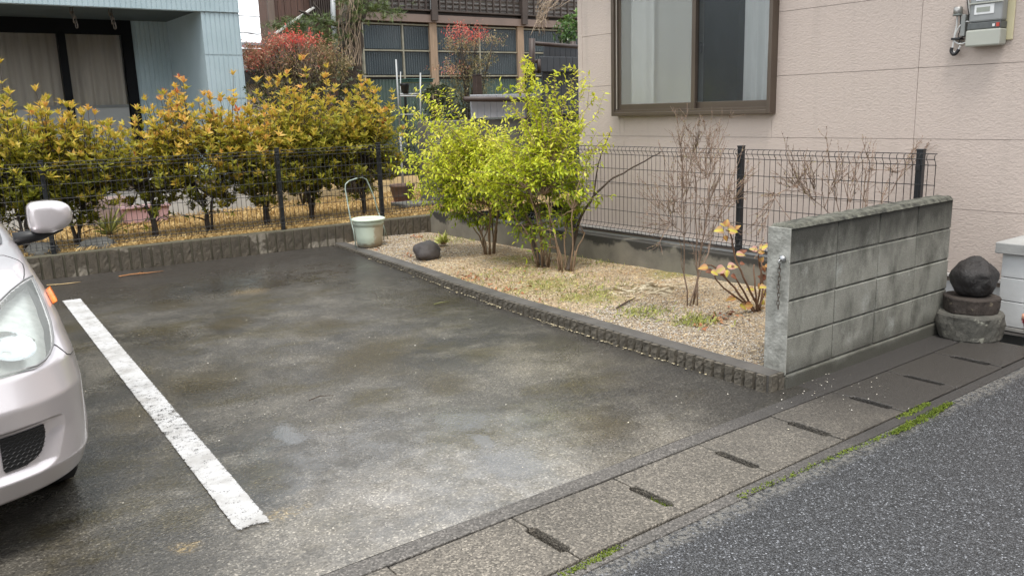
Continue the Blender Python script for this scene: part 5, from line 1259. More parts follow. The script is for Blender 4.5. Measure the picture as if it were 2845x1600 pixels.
# ================================================================== PLANTS
M_BARK = simple('brown_bark', (.085, .062, .045), (.05, .038, .028), 30, .85, .6, 60); M_BARKD = simple('dark_bark', (.035, .027, .021), (.06, .046, .036), 30, .85, .6, 60)
M_CANE = simple('tan_cane', (.23, .15, .085), (.14, .095, .06), 30, .8, .4, 80)
M_HEDGE = leafmat('orange_tipped_leaves', [(0, (.05, .075, .015)), (.22, (.17, .20, .02)), (.42, (.40, .39, .045)), (.62, (.68, .50, .085)), (.80, (.74, .43, .12)), (.95, (.70, .32, .12)), (1, (.55, .06, .03))], .48)
M_YEL = leafmat('yellow_green_leaves', [(0, (.07, .12, .012)), (.3, (.24, .33, .018)), (.55, (.53, .60, .035)), (.8, (.72, .74, .06)), (1, (.72, .66, .12))], .42)
def whorl(lv, p, d, n, L, W, t, spread=.9, tj=.08):
    d = Vector(d).normalized(); u = d.orthogonal().normalized()
    a0 = random.random() * 6.28
    for k in range(n):
        s_ = rot_about(u, d, a0 + 6.2832 * k / n + random.gauss(0, .25)); q = (d * random.uniform(.5, 1.1) + s_ * spread * random.uniform(.7, 1.2)).normalized()
        lv.add(p, q, L * random.uniform(.75, 1.2), W * random.uniform(.8, 1.2), min(1, max(0, t + random.gauss(0, tj))), d)

def hedge(label, base, top, rx, ry, n_br, seed, orange, zlow=.40):
    random.seed(seed); b = Vector(base); rx *= 1.22; n_br = int(n_br * 1.15)
    root = thing('hedge_shrub', label, 'shrub', base, 'orange tipped hedge shrubs behind the fence')
    tr = MB(); lv = Leaves(); hubs = []
    for k in range(4):
        a = random.random() * 6.28; h = random.uniform(.20, .36) * (top - b.z) + .1
        e = b + Vector((math.cos(a) * rx * .28, math.sin(a) * ry * .28, h)); P = jig(bez(b + Vector((math.cos(a) * .02, math.sin(a) * .02, -.03)), b + Vector((0, 0, h * .5)), e, 5), .008)
        tr.tube(P, list(np.linspace(.018, .010, 6)), 7); hubs.append(e)
    H = top - zlow
    for k in range(n_br):
        while True:
            d_ = Vector((random.uniform(-1, 1), random.uniform(-1, 1), random.uniform(-1, 1)))
            if .25 < d_.length < 1: break
        d_ = d_ * (d_.length ** -.35); lead = random.random() < .14 and d_.z > .1
        T = Vector((b.x + d_.x * rx, b.y + d_.y * ry, zlow + H * .44 + d_.z * H * .43 + random.random() * .06 + (random.uniform(.08, .26) if lead else 0)))
        hb = min(hubs, key=lambda q: (q - T).length + random.random() * .2); hx = hb.lerp(T, .75)
        P = jig(bez(hb, Vector((hx.x, hx.y, min(hb.z, T.z) + .25 * (T.z - hb.z) - .05)), T, 9), .005); tr.tube(P, list(np.linspace(.007, .0024, 10)), 4)
        hgt = min(1.1, (T.z - zlow) / H); dirn = ((P[-1] - P[-3]).normalized() + Vector((0, 0, .9))).normalized()
        tip = min(.96, max(.05, .24 + .42 * hgt * (.65 + .35 * orange) + (.10 if orange > 1.1 and random.random() < .5 else 0) + random.gauss(0, .09)))
        if random.random() < .007: tip = 1
        for i in range(4, 10):
            p = P[i]; tt = tip * (.5 + .5 * ((i - 3) / 6))
            if i == 9: whorl(lv, p, dirn, random.randint(4, 7), random.uniform(.065, .095), .029, tip, random.uniform(.45, .85)); whorl(lv, p + dirn * .02, dirn, 4, .06, .02, min(.97, tip + .08), .3)
            else: whorl(lv, p, dirn, 3, .076, .029, tt, 1.0)
        for s_ in range(2):
            q0 = P[5 + s_ * 2]; e = q0 + Vector((random.gauss(0, .085), random.gauss(0, .07), random.uniform(.03, .12))); tr.tube([q0, e], [.003, .002], 3, False); dd = ((e - q0).normalized() + Vector((0, 0, .7))).normalized()
            whorl(lv, e, dd, 6, .076, .027, tip * .95, .7); whorl(lv, q0.lerp(e, .5), dd, 3, .07, .027, tip * .75, 1.1)
    # sparse low twigs near the trunk
    for k in range(14):
        q0 = b + Vector((0, 0, random.uniform(.08, .4))); e = q0 + Vector((random.gauss(0, .16), random.gauss(0, .12), random.uniform(.0, .14))); tr.tube([q0, q0.lerp(e, .5) + Vector((0, 0, .02)), e], [.005, .004, .002], 4)
        whorl(lv, e, e - q0, 4, .06, .025, .22, .9); whorl(lv, q0.lerp(e, .7), e - q0, 2, .055, .024, .2, 1.2)
    tr.build('branches', M_BARKD, root, True); lv.build('foliage', M_HEDGE, root); return root
HB = [  # px of trunk, depth, top px row, half width m, half depth, branches, orange, label tail
    (55, 9.62, 205, .55, .42, 150, .75, 'hedge shrub with yellow green leaves behind the car mirror'),
    (200, 9.66, 250, .52, .40, 130, .95, 'orange tipped hedge shrub below the left curtained window'),
    (-150, 9.7, 250, .6, .4, 60, .8, 'hedge shrub mostly hidden behind the car at the far left'),
    (420, 9.66, 275, .36, .36, 60, .75, 'smaller thin hedge shrub in front of the dark window edge'),
    (575, 9.66, 208, .56, .42, 160, 1.15, 'tall orange tipped hedge shrub below the blue pier'),
    (735, 9.60, 262, .46, .40, 125, 1.3, 'reddest orange hedge shrub right of the blue house corner'),
    (862, 9.72, 165, .62, .42, 190, .95, 'tallest hedge shrub in front of the old timber gable'),
    (1012, 9.66, 185, .50, .40, 150, .85, 'hedge shrub at the right end beside the bucket'),
]
for i, (px, y, pt, rx, ry, nb_, orr, lab) in enumerate(HB):
    x = gy(px, 560, y).x; top = gy(px, pt - 18, y).z; hedge(lab, (x, y, .24), top, rx, ry, nb_, 100 + i, orr)

# ---- yellow green shrubs in the bed
def yshrub(label, base, targets, env, n_fill, seed, hue=0.0, ncane=9):
    """arching canes to given shoot tips, plus fill shoots inside the envelope (list of centre, radii)"""
    random.seed(seed); b = Vector(base); root = thing('yellow_green_shrub', label, 'shrub', base, 'yellow green shrubs in the garden bed')
    tr = MB(); lv = Leaves(); hubs = []
    for k in range(ncane):
        a = 6.28 * k / ncane + random.gauss(0, .3); c, r = random.choice(env); h = (c.z - b.z) * random.uniform(.45, .8)
        e = b + Vector((math.cos(a) * random.uniform(.05, .22) + (c.x - b.x) * .35, math.sin(a) * random.uniform(.05, .22) + (c.y - b.y) * .35, h))
        s0 = b + Vector((math.cos(a) * .05, math.sin(a) * .05, -.02)); P = jig(bez(s0, b + Vector((math.cos(a) * .08, math.sin(a) * .08, h * .6)), e, 6), .007)
        tr.tube(P, list(np.linspace(.009, .005, 7)), 6); hubs.append(e); hubs.append(P[4])
    def shoot(P, L0, tint, dens=1.0, Ls=.049):
        n = len(P)
        for i in range(n):
            if i / (n - 1) < L0: continue
            p = P[i]; d = (P[min(i + 1, n - 1)] - P[max(i - 1, 0)]).normalized(); u = rot_about(d.orthogonal().normalized(), d, random.random() * 6.28)
            for s_ in (1, -1):
                if random.random() > dens: continue
                q = (d * .6 + u * s_ + Vector((0, 0, -.35)) + rvec(.2)).normalized()
                t = min(1, max(0, tint + .42 * (i / n - .62) + random.gauss(0, .13)))
                if random.random() < .02: t = 1
                lv.add(p + rvec(.004), q, Ls * random.uniform(.45, 1.45), Ls * .45 * random.uniform(.8, 1.2), t)
    def addcane(T, long_=False):
        hb = min(hubs, key=lambda q: (q - T).length + random.random() * .25); L = (T - hb).length
        mid = hb.lerp(T, .5) + Vector((0, 0, L * random.uniform(.05, .22))) + rvec(.03); n = max(6, int(L / .035)); P = jig(bez(hb, mid, T, n), .005)
        tr.tube(P, list(np.linspace(.0055, .0018, n + 1)), 4); tint = .55 + hue + .25 * min(1, max(-1.2, (T.z - b.z - .75) / .5)) + random.gauss(0, .08)
        shoot(P, .25 if long_ else .35, tint, .95)
        for i in range(2, n, 2 if not long_ else 3):
            if random.random() < .75:
                q0 = P[i]; e = q0 + ((P[-1] - P[0]).normalized() * .08 + rvec(.075) + Vector((0, 0, .02))); Q = bez(q0, q0.lerp(e, .5) + Vector((0, 0, .015)), e, 5)
                tr.tube([Q[0], Q[3], Q[5]], [.002, .0015, .001], 3, False); shoot(Q, .1, tint + random.gauss(0, .05), .9)
    for T in targets: addcane(T, True)
    for k in range(n_fill):
        c, r = random.choices(env, weights=[q[1][0] * q[1][2] for q in env])[0]
        d_ = rvec().normalized() * random.uniform(.35, 1.0); addcane(Vector((c.x + d_.x * r[0], c.y + d_.y * r[1], c.z + d_.z * r[2])))
    tr.build('canes', M_CANE, root, True); lv.build('foliage', M_YEL, root); return root
B1 = gz(1360, 700, .07); B2 = gz(1510, 738, .08); B3 = gz(1572, 752, .08)
def sp(px, py, y): return gy(px, py, y)
yshrub('big yellow green shrub with many thin canes, the leftmost one', B1, [sp(1120, 395, 7.1), sp(1105, 470, 7.0), sp(1140, 560, 6.9), sp(1180, 270, 7.0), sp(1210, 300, 7.0), sp(1160, 330, 6.9), sp(1150, 250, 7.0), sp(1130, 340, 7.0), sp(1115, 440, 7.0), sp(1165, 530, 6.9), sp(1230, 255, 7.1), sp(1300, 330, 6.8), sp(1130, 300, 7.2), sp(1180, 480, 6.7)],
       [(sp(1250, 430, 7.1), (.46, .42, .32)), (sp(1320, 390, 7.0), (.38, .42, .26)), (sp(1220, 510, 7.0), (.32, .35, .20)), (sp(1370, 550, 6.9), (.36, .3, .22)), (sp(1320, 600, 7.0), (.32, .3, .12)), (sp(1370, 450, 6.8), (.34, .35, .30)), (sp(1390, 560, 6.7), (.3, .3, .18)), (sp(1330, 625, 7.0), (.3, .3, .08)), (sp(1250, 570, 7.0), (.25, .3, .12))], 185, 31, .0, 13)
yshrub('tall yellow green shrub in the middle, over a pale snagged trunk', B2, [sp(1475, 205, 6.1), sp(1440, 225, 6.2), sp(1545, 200, 6.0), sp(1610, 195, 6.1), sp(1655, 275, 5.9), sp(1668, 310, 5.8), sp(1390, 230, 6.3), sp(1500, 250, 6.0), sp(1580, 250, 6.0), sp(1630, 240, 6.0), sp(1600, 300, 5.9), sp(1520, 215, 6.1)],
       [(sp(1440, 410, 6.2), (.40, .42, .30)), (sp(1540, 420, 6.1), (.30, .4, .28)), (sp(1390, 500, 6.2), (.36, .36, .24)), (sp(1460, 310, 6.2), (.20, .3, .16)), (sp(1480, 590, 6.1), (.32, .3, .16)), (sp(1450, 640, 6.1), (.2, .2, .08))], 112, 32, -.02, 7)
yshrub('greener shrub leaning right over the mesh fence, the nearest one', B3, [sp(1700, 365, 5.5), sp(1690, 400, 5.4), sp(1650, 530, 5.4), sp(1700, 545, 5.4), sp(1640, 470, 5.5), sp(1620, 330, 5.7), sp(1500, 690, 5.7), sp(1490, 640, 5.8)],
       [(sp(1590, 500, 5.7), (.24, .3, .22)), (sp(1510, 470, 5.8), (.26, .3, .24)), (sp(1570, 590, 5.7), (.20, .2, .12)), (sp(1490, 640, 5.8), (.05, .06, .10)), (sp(1580, 640, 5.7), (.14, .15, .08))], 62, 33, -.10, 7)
# long leafless limb leaning out to the right, part of the nearest shrub in the photograph
nr = [o for o in bpy.data.objects if o.name.startswith('yellow_green_shrub') and 'nearest' in o.get('label', '')][0]
limb = [B3 + Vector((.02, 0, 0)), sp(1590, 690, 5.75), sp(1612, 610, 5.7), sp(1640, 560, 5.65), sp(1690, 505, 5.55), sp(1760, 465, 5.42), sp(1835, 423, 5.30)]
MB().tube(jig(catm(limb, 5), .003), list(np.linspace(.018, .005, 31)), 7).build('limb', M_BARK, nr, True)
MB().tube(catm([sp(1650, 540, 5.65), sp(1664, 450, 5.6), sp(1695, 370, 5.5)], 5), list(np.linspace(.008, .003, 11)), 6).build('limb', M_BARK, nr, True)
mdl = [o for o in bpy.data.objects if o.name.startswith('yellow_green_shrub') and 'middle' in o.get('label', '')][0]
MB().tube(jig(catm([B2 + Vector((0, 0, -.02)), sp(1488, 700, 6.2), sp(1478, 640, 6.25), sp(1450, 580, 6.3), sp(1430, 500, 6.3)], 5), .004), list(np.linspace(.03, .012, 21)), 8).build('trunk', M_BARK, mdl, True)
MB().tube(jig(catm([sp(1482, 705, 6.2), sp(1500, 728, 6.15), sp(1522, 735, 6.1), sp(1530, 715, 6.1)], 4), .003), [.014] * 12 + [.009], 7).build('dead_stub', simple('bleached_wood', (.38, .33, .26), (.26, .22, .17), 20, .8), mdl, True)

# ---- bare budding shrubs
def twigs(label, base, tips, seed, sub=5, zmin=None):
    random.seed(seed); b = Vector(base); root = thing('bare_shrub', label, 'shrub', base, 'bare budding shrubs'); tr = MB(); bd_ = Leaves()
    def buds(P, n=.028):
        for i in range(len(P) - 1):
            L = (P[i + 1] - P[i]).length
            for k in range(int(L / n) + 1):
                p = P[i].lerp(P[i + 1], random.random()); d = (P[i + 1] - P[i]).normalized() + rvec(.5); bd_.add(p, d, .013, .006, random.random())
    mains = []
    for ti, T in enumerate(tips):
        s0 = b + Vector((random.gauss(0, .03), random.gauss(0, .03), -.02))
        if ti >= 5: s0 = min([q for m_ in mains for q in m_[2:6]], key=lambda q: (q - T).length * (1 + random.random() * .5) + abs(q.z - b.z - .3) * .5)
        L = (T - s0).length; mid = s0.lerp(T, .45) + Vector((0, 0, .05 * L)) + rvec(.02); P = jig(bez(s0, mid, T, 9), .008); mains.append(P)
        tr.tube(P, list(np.linspace(.006 if ti < 5 else .003, .0011, 10)), 5); buds(P[4:])
        for k in range(sub):
            i = random.randint(2, 8); q0 = P[i]; d = (P[min(i + 1, 9)] - P[i - 1]).normalized(); l2 = random.uniform(.10, .30)
            e = q0 + (d + rvec(.33) + Vector((0, 0, .25))).normalized() * l2; Q = jig(bez(q0, q0.lerp(e, .5) + rvec(.012), e, 5), .003); tr.tube(Q, list(np.linspace(.0023, .001, 6)), 4); buds(Q)
            for m_ in range(2):
                j = random.randint(1, 4); e2 = Q[j] + ((e - q0).normalized() + rvec(.45)).normalized() * l2 * random.uniform(.25, .5); tr.tube([Q[j], Q[j].lerp(e2, .5) + rvec(.005), e2], [.0018, .0014, .001], 3, False); buds([Q[j], e2])
    tr.build('twigs', simple('pinkish_brown_twigs', (.29, .205, .15), (.18, .13, .10), 30, .75) if 'pinkish_brown_twigs' not in bpy.data.materials else bpy.data.materials['pinkish_brown_twigs'], root, True)
    bd_.build('buds', tintmat('brown_buds', [(0, (.10, .055, .04)), (.7, (.24, .15, .09)), (1, (.28, .26, .08))]) if 'brown_buds' not in bpy.data.materials else bpy.data.materials['brown_buds'], root); return root
T1 = gz(1918, 850, .09)
random.seed(5)
tips = [gy(px, py, T1.y + random.gauss(0, .15)) for px, py in [(1892, 355), (1930, 365), (1995, 358), (2020, 385), (2070, 395), (1945, 350), (1860, 480), (1815, 560), (2090, 470), (1980, 440), (1900, 400), (1950, 480), (2050, 540), (1840, 620), (1880, 560), (2010, 600), (1930, 430), (1965, 395)]]
twigs('bare budding shrub with upright reddish twigs beside the hydrangea', T1, tips, 41, 11)
T2 = Vector((5.05, 2.95, .09))
tips = [gy(px, py, y) for px, py, y in [(2300, 385, 3.0), (2330, 392, 2.95), (2418, 382, 3.0), (2432, 395, 3.1), (2430, 410, 2.9), (2610, 382, 3.0), (2540, 425, 3.1), (2150, 490, 3.05), (2185, 465, 3.1), (2220, 500, 3.0), (2130, 560, 2.95), (2350, 470, 2.9), (2480, 480, 3.1), (2265, 480, 3.0), (2120, 640, 3.0), (2380, 440, 3.0)]]
twigs('bare budding shrub rising behind the block wall', T2, tips, 42, 7)

# ---- hydrangea with autumn leaves
hyb = gz(2090, 860, .09); hyb = Vector((hyb.x + .0, hyb.y - .05, .08)); hyr = thing('hydrangea', 'hydrangea with a few orange and yellow autumn leaves by the wall', 'plant', hyb)
M_HST = simple('brown_hydrangea_stem', (.20, .115, .07), (.13, .075, .05), 25, .8, .4, 60)
M_HLEAF = None
def hleaf_mat(nm, c1, c2):
    n = NT(nm); o = n.t.nodes.new("ShaderNodeTexCoord").outputs['Object']
    s_ = n.sep(o); m_ = n.ramp(n.math('ADD', n.math('MULTIPLY', n.math('ABSOLUTE', s_[1]), 1.9), n.math('MULTIPLY', n.noise(25, 3), .6)), [(.35, 0), (.85, 1)])
    c = n.mix(m_, c1, c2); n.set(col=c, rough=.6); tr = n.t.nodes.new("ShaderNodeBsdfTranslucent"); n.put(tr.inputs[0], c); mxs = n.t.nodes.new("ShaderNodeMixShader"); mxs.inputs[0].default_value = .35
    n.t.links.new(n.p.outputs[0], mxs.inputs[1]); n.t.links.new(tr.outputs[0], mxs.inputs[2]); n.t.links.new(mxs.outputs[0], n.out.inputs[0]); return n.m
HM = [hleaf_mat('yellow_heart_leaf', (.60, .54, .07), (.52, .32, .17)), hleaf_mat('orange_leaf', (.52, .34, .09), (.42, .20, .09)), hleaf_mat('pink_leaf', (.50, .42, .12), (.52, .28, .24)), hleaf_mat('russet_leaf', (.26, .10, .05), (.16, .06, .035))]
def leaf_mesh(nm, mat):
    mb = MB(); n = 8; hw_ = [0, .30, .42, .46, .44, .37, .26, .13, 0]
    for i in range(n + 1):
        x = i / n; w = hw_[i]; zc = -.42 * x * x
        for s_, k in ((-1, 1), (-.5, .5), (0, 0), (.5, .5), (1, 1)): mb.v.append((x, s_ * w, zc + .28 * k * w + .015 * math.sin(x * 20 + s_ * 3)))
    for i in range(n):
        for k in range(4): a = i * 5 + k; mb.f.append((a, a + 1, a + 6, a + 5))
    me = mb.mesh(nm); me.materials.append(mat); me.polygons.foreach_set('use_smooth', [True] * len(me.polygons)); return me
HLM = [leaf_mesh('leaf', m_) for m_ in HM]
yh = hyb.y
stems = [[(2092, 862), (2075, 790), (2045, 720), (2030, 650), (2018, 640)], [(2092, 862), (2120, 790), (2110, 740), (2108, 695)], [(2092, 862), (2040, 800), (1990, 745), (1965, 735)], [(2085, 860), (2060, 800), (2035, 760)], [(2100, 862), (2112, 800), (2115, 740), (2112, 720)], [(2100, 862), (2130, 800), (2140, 760)], [(2060, 880), (2010, 800), (1985, 765)], [(2095, 862), (2098, 800), (2095, 735)]]
for i, s_ in enumerate(stems):
    P = [gy(px, py, yh + random.gauss(0, .03)) for px, py in s_]; P[0] = hyb + Vector((random.gauss(0, .02), random.gauss(0, .02), -.02)); C_ = catm(P, 4); MB().tube(jig(C_, .002), list(np.linspace(.0085, .004, len(C_))), 6).build('stem', M_HST, hyr, True)
hl_ = [(2010, 640, .115, 0, 2.9), (2020, 640, .125, 0, .1), (2015, 630, .09, 1, 1.4), (2012, 655, .07, 1, -1.5), (2045, 708, .11, 2, .4), (2105, 695, .10, 2, 2.6), (2105, 700, .09, 1, .2), (2110, 692, .10, 0, .9), (1968, 745, .11, 1, 2.8), (1975, 755, .09, 0, -.4), (2015, 745, .13, 2, 3.5), (2020, 742, .12, 2, .6), (2020, 750, .08, 0, 4.3), (2030, 765, .08, 3, -.6), (2055, 732, .06, 3, .2), (2112, 728, .07, 1, 1.6), (2115, 740, .08, 1, -1.2), (2130, 762, .11, 3, .5), (2128, 775, .10, 3, 2.4), (2110, 800, .12, 0, .5), (2118, 812, .11, 0, -.9), (2095, 805, .09, 0, 2.7), (2135, 800, .10, 1, 1.2), (2045, 830, .12, 1, 3.0), (2055, 845, .10, 0, -1.0), (2070, 850, .10, 1, .3), (2140, 830, .09, 1, -.3), (2070, 880, .10, 1, 3.4), (2110, 860, .10, 0, -.4)]
random.seed(77)
hl_ += [] if False else [(px + random.gauss(0, 12), py + random.gauss(0, 10), L * random.uniform(.6, .95), random.choice([0, 1, 2, 3, mi_]), ang + random.gauss(0, 1.2)) for px, py, L, mi_, ang in hl_[::2]]
for px, py, L, mi_, ang in hl_:
    o = link('leaf', HLM[mi_], None, hyr); q = gy(px, py, yh + random.gauss(0, .03)); o.location = q; L *= .56; o.scale = (L, L, L)
    d = (RIGHT * math.cos(ang) + Vector((0, 0, 1)) * math.sin(ang) * .55 + Vector((0, -1, 0)) * random.uniform(.0, .5)).normalized()
    nz = (-FWD * .75 + Vector((0, 0, .55)) + rvec(.18)); nz = (nz - d * nz.dot(d)).normalized(); ly = nz.cross(d).normalized()
    o.rotation_euler = Matrix((d, ly, nz)).transposed().to_euler()

# ---- nandina shrubs with red sprays behind the hedge
M_NAND = leafmat('nandina_leaflets', [(0, (.07, .09, .035)), (.35, (.24, .22, .09)), (.6, (.42, .28, .17)), (.8, (.55, .20, .15)), (1, (.75, .06, .06))], .35)
def nandina(label, base, tiers, seed, n, Ls=.05):
    random.seed(seed); b = Vector(base); root = thing('nandina_shrub', label, 'shrub', base, 'red tipped nandina shrubs'); tr = MB(); lv = Leaves()
    for c, r, t, w in tiers:
        for k in range(int(n * w)):
            d_ = rvec().normalized() * random.random() ** .5; T = Vector((c.x + d_.x * r[0], c.y + d_.y * r[1], c.z + d_.z * r[2]))
            s0 = Vector((b.x + (c.x - b.x) * .5 + random.gauss(0, .08), b.y + random.gauss(0, .06), max(b.z, c.z - .55))); 
            if k % 4 == 0: tr.tube(jig(bez(s0, s0.lerp(T, .5) + Vector((0, 0, .1)), T, 4), .006), [.005, .004, .003, .002, .0015], 4)
            ax = (T - s0).normalized() + Vector((0, 0, -.3)) + rvec(.4); ax.normalize()
            for j in range(9):
                p = T + ax * (j - 2) * .022 + rvec(.022); lv.add(p, rvec() + ax * .7 + Vector((0, 0, -.3)), Ls * random.uniform(.7, 1.3), Ls * .30, min(1, max(0, t + random.gauss(0, .14))))
    for k in range(5): tr.tube(jig(bez(b + rvec(.05), b + Vector((0, 0, .6)) + rvec(.06), tiers[k % len(tiers)][0], 6), .01), list(np.linspace(.016, .008, 7)), 6)
    tr.build('stems', M_BARKD, root, True); lv.build('foliage', M_NAND, root); return root
ny = 12.0
xx = gy(830, 250, ny).x
nandina('wide nandina with a bright red crown beside the timber gable', (xx, ny, .24), [(sp(820, 115, ny), (.35, .3, .10), .93, .7), (sp(770, 130, ny), (.25, .3, .12), .72, .7), (sp(880, 150, ny), (.40, .3, .22), .50, 1.2), (sp(800, 185, ny), (.45, .3, .25), .48, 1.3), (sp(920, 190, ny), (.35, .3, .22), .33, 1.0), (sp(730, 150, ny), (.32, .25, .20), .70, .9), (sp(680, 170, ny), (.30, .25, .14), .66, .6), (sp(640, 180, ny), (.22, .2, .10), .66, .25), (sp(770, 235, ny), (.5, .3, .25), .22, .9), (sp(880, 230, ny), (.5, .3, .2), .25, .6)], 51, 110)
nandina('slim nandina with red berry sprays in front of the corrugated sheets', (gy(1300, 300, 11.8).x, 11.8, .24), [(sp(1275, 95, 11.8), (.25, .25, .14), .85, .5), (sp(1320, 105, 11.8), (.22, .2, .12), .88, .3), (sp(1285, 130, 11.8), (.42, .3, .12), .45, .9), (sp(1370, 115, 11.8), (.20, .2, .06), .42, .25), (sp(1300, 190, 11.8), (.40, .3, .14), .32, .8), (sp(1255, 195, 11.8), (.30, .3, .12), .62, .4), (sp(1300, 240, 11.8), (.45, .3, .22), .25, 1.1), (sp(1350, 170, 11.8), (.22, .2, .08), .25, .3), (sp(1240, 280, 11.8), (.40, .3, .22), .15, 1.0)], 52, 80)
# ---- dark evergreen filler shrub and camellia
M_CAM = leafmat('glossy_green_leaves', [(0, (.015, .035, .010)), (.6, (.06, .13, .03)), (1, (.22, .34, .09))], .25, .3, .6)
def leafball(nm, label, base, env, n, L, mat, seed, tm=.5, grp=None):
    random.seed(seed); root = thing(nm, label, 'shrub', base, grp); tr = MB(); lv = Leaves(); b = Vector(base)
    for k in range(n):
        c, r = random.choice(env); d_ = rvec().normalized() * random.uniform(.45, 1); T = Vector((c.x + d_.x * r[0], c.y + d_.y * r[1], c.z + d_.z * r[2]))
        if k % 6 == 0: tr.tube(jig(bez(b, c, T, 5), .01), list(np.linspace(.012, .003, 6)), 4)
        whorl(lv, T, d_ + Vector((0, 0, .3)), 5, L, L * .42, tm + .25 * d_.z, .9, .15)
    tr.build('branches', M_BARKD, root, True); lv.build('foliage', mat, root); return root
leafball('camellia', 'glossy green camellia above the dark panel screen', (gy(1585, 300, 10.6).x, 10.6, .24), [(sp(1580, 90, 10.6), (.28, .25, .26)), (sp(1610, 70, 10.6), (.25, .25, .25))], 130, .075, M_CAM, 61, .55)
leafball('evergreen_shrub', 'dark evergreen shrub between the plant stand and low grey fence', (gy(1240, 330, 10.9).x, 10.9, .24), [(sp(1240, 310, 10.9), (.40, .3, .26)), (sp(1210, 265, 10.9), (.25, .2, .18))], 230, .06, leafmat('dusky_leaves', [(0, (.018, .028, .012)), (.6, (.05, .065, .025)), (1, (.12, .12, .05))], .2), 62, .4)
leafball('evergreen_shrub', 'dark shrub behind the hedge under the nandina by the gable', (gy(820, 300, 11.3).x, 11.3, .24), [(sp(760, 280, 11.3), (.5, .3, .35)), (sp(880, 290, 11.3), (.5, .3, .35)), (sp(980, 260, 11.3), (.35, .3, .35))], 260, .06, bpy.data.materials['dusky_leaves'], 63, .35)
leafball('yellowing_shrub', 'small yellowing shrub against the log post', (gy(1465, 240, 9.5).x, 9.5, .3), [(sp(1462, 185, 9.5), (.08, .1, .13)), (sp(1470, 235, 9.5), (.18, .12, .12))], 60, .06, M_YEL, 64, .75)
# ---- cycad and spiky yellow plant
def fronds(nm, label, base, spec, mat, seed, leafl, leafw):
    random.seed(seed); root = thing(nm, label, 'plant', base); 
    for tipv, ctl in spec:
        P = bez(base, ctl, tipv, 16); fr_ = MB().tube(P, list(np.linspace(.009, .003, 17)), 5).build('rachis', M_CAM, root, True); lv = Leaves()
        for i in range(3, 17):
            d = (P[i] - P[i - 1]).normalized(); s_ = d.cross(Vector((0, 0, 1))).normalized(); env_ = math.sin(math.pi * min(1, (i + 1) / 17.5)) ** .5
            for q in (.0, .5):
                for sg in (1, -1): lv.add(P[i].lerp(P[i - 1], q), d * .75 + s_ * sg + Vector((0, 0, .25)), leafl * env_, leafw, random.random())
        lv.build('leaflets', mat, fr_, .05, .1)
cb_ = sp(1165, 390, 10.2); cb_.z = .45
fronds('cycad', 'cycad with feathery dark green fronds behind the fence', cb_, [(sp(1150, 285, 10.2), sp(1165, 330, 10.2)), (sp(1100, 322, 10.2), sp(1140, 320, 10.2)), (sp(1180, 300, 10.3), sp(1175, 340, 10.2)), (sp(1090, 360, 10.0), sp(1130, 350, 10.1)), (sp(1200, 340, 10.0), sp(1190, 350, 10.1)), (sp(1120, 420, 9.9), sp(1130, 380, 10.0))], leafmat('cycad_leaflets', [(0, (.012, .035, .018)), (1, (.06, .12, .06))], .15, .35, .6), 71, .13, .010)
def spiky(label, base, n, L, mat, seed):
    random.seed(seed); root = thing('spiky_plant', label, 'plant', base); lv = Leaves()
    for k in range(n):
        a = random.random() * 6.28; e = random.uniform(.15, 1.35); lv.add(base, (math.cos(a) * math.cos(e), math.sin(a) * math.cos(e), math.sin(e)), L * random.uniform(.6, 1.1), .032, random.random())
    lv.build('blades', mat, root, .1, .12); MB().tube([base, Vector(base) + Vector((0, 0, .05))], [.03, .02], 8).build('stem', M_CANE, root, True)
M_SPIKE = leafmat('striped_yellow_blades', [(0, (.30, .34, .06)), (1, (.62, .60, .20))], .25)
q = gy(300, 612, 10.0); spiky('spiky yellow green plant on the dry lawn beside the mirror', Vector((q.x, 10.0, .27)), 46, .42, M_SPIKE, 72)
q = gz(1232, 678, .07); spiky('small pale tuft of blades behind the dark rock', Vector((q.x, q.y, .07)), 40, .16, M_SPIKE, 73)
q = gy(1010, 195, 11.0); 
# ---- pine with vine covered trunk
PYN = 12.8
pine = thing('pine_tree', 'old pine with a vine covered trunk before the corrugated sheets', 'tree', (gy(975, 250, PYN).x, PYN, .24))
xb = gy(975, 120, PYN).x
M_PBARK = simple('furrowed_pine_bark', (.10, .078, .06), (.035, .027, .022), 22, .9, 1, 30, vec=(2.2, 2.2, .5), bdist=.03)
tp = [(xb - .02, PYN, .2), (xb - .03, PYN, 1.4), tuple(sp(968, 190, PYN)), tuple(sp(978, 110, PYN)), tuple(sp(975, 50, PYN)), tuple(sp(1000, -10, PYN)), tuple(sp(1010, -120, PYN))]
MB().tube(jig(catm(tp, 5), .008), list(np.linspace(.24, .15, 31)), 16).build('trunk', M_PBARK, pine, True)
def limb_(pix, r0, r1, y=PYN - .2): C_ = catm([sp(px, py, y) for px, py in pix], 5); MB().tube(jig(C_, .008), list(np.linspace(r0, r1, len(C_))), 7).build('limb', M_BARKD, pine, True)
limb_([(1000, 60), (1012, 20), (1010, -40)], .07, .05); limb_([(960, 70), (905, 62), (870, 50), (845, 36), (832, 30)], .045, .015); limb_([(900, 60), (880, 20), (860, -10)], .02, .01); limb_([(990, 20), (1040, 25), (1090, 40)], .03, .012)
lv = Leaves(); random.seed(81)
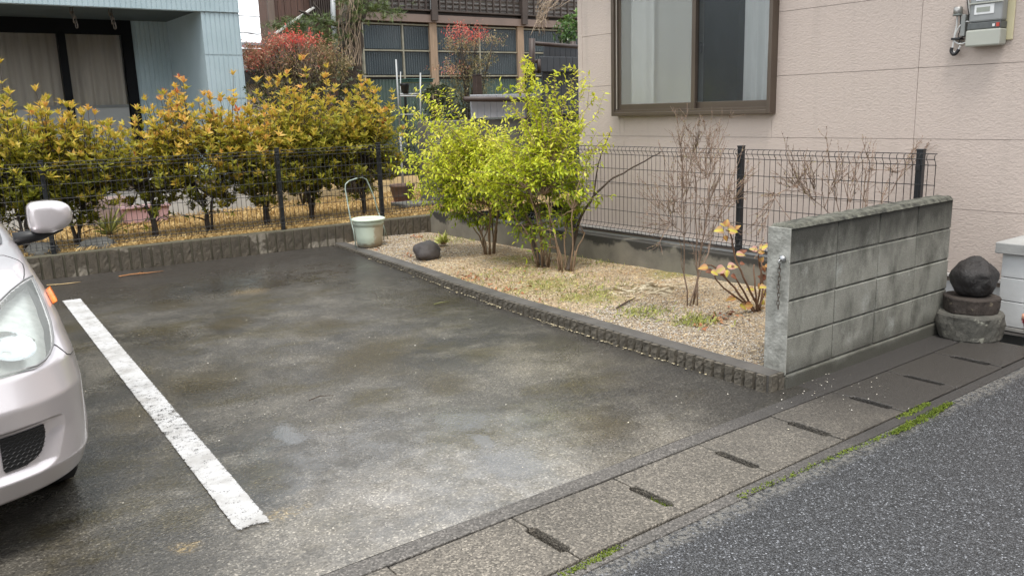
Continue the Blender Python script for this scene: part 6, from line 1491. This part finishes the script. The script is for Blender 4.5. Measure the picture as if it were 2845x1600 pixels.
def needles(px, py, rx, ry, n, L=.11):
    for k in range(n):
        c = sp(px + random.gauss(0, rx), py + random.gauss(0, ry), PYN - .3 + random.gauss(0, .2)); d0 = Vector((random.gauss(0, 1), random.gauss(0, .6), random.gauss(.0, .35)))
        for j in range(16): lv.add(c, d0.normalized() + rvec(.42) , L * random.uniform(.8, 1.3), .0075, min(1, max(0, .5 + random.gauss(0, .25))))
for a in [(800, 70, 28, 8, 40), (850, 82, 40, 10, 60), (870, 105, 36, 10, 50), (900, 55, 30, 10, 30), (930, 95, 22, 14, 26), (840, 58, 30, 6, 26), (900, 125, 22, 8, 22), (1010, 15, 20, 18, 40), (1050, 20, 24, 10, 40), (1085, 42, 18, 6, 24), (970, 10, 25, 14, 30), (1000, 60, 14, 14, 14)]: needles(*a)
lv.build('needles', leafmat('pine_needles', [(0, (.025, .05, .015)), (.6, (.10, .15, .04)), (1, (.24, .28, .09))], .2, .5), pine, .0, .05)
vn = thing('vine', 'leafless pale vine stems climbing the pine trunk', 'vine', (xb, PYN - .3, .24)); random.seed(9)
for k in range(16):
    px = 948 + random.random() * 56; P = [sp(px + random.gauss(0, 7) + (i - 3) * random.uniform(-2, 3), -20 + i * 34, PYN - .27 - random.random() * .06) for i in range(7)]; MB().tube(catm(P, 4), random.uniform(.004, .009), 5).build('stem', simple('pale_vine', (.36, .28, .20), (.24, .18, .13), 12, .8) if 'pale_vine' not in bpy.data.materials else bpy.data.materials['pale_vine'], vn, True)
hv = thing('vine', 'dry tangled vine hanging from the eaves above the log post', 'vine', (gy(1510, 50, 10.4).x, 10.4, 2.6)); random.seed(12)
for k in range(26):
    x0_ = 1540 + random.gauss(0, 14); P = [sp(x0_, -15, 10.4), sp(x0_ - random.uniform(10, 30), 12 + random.gauss(0, 6), 10.4 + random.gauss(0, .06)), sp(1504 + random.gauss(0, 12), 40 + random.gauss(0, 8), 10.4 + random.gauss(0, .08)), sp(1500 + random.gauss(0, 14), random.uniform(60, 105), 10.4 + random.gauss(0, .08))]
    MB().tube(jig(catm(P, 4), .008), .0042, 4).build('stem', bpy.data.materials['pale_vine'], hv, True)
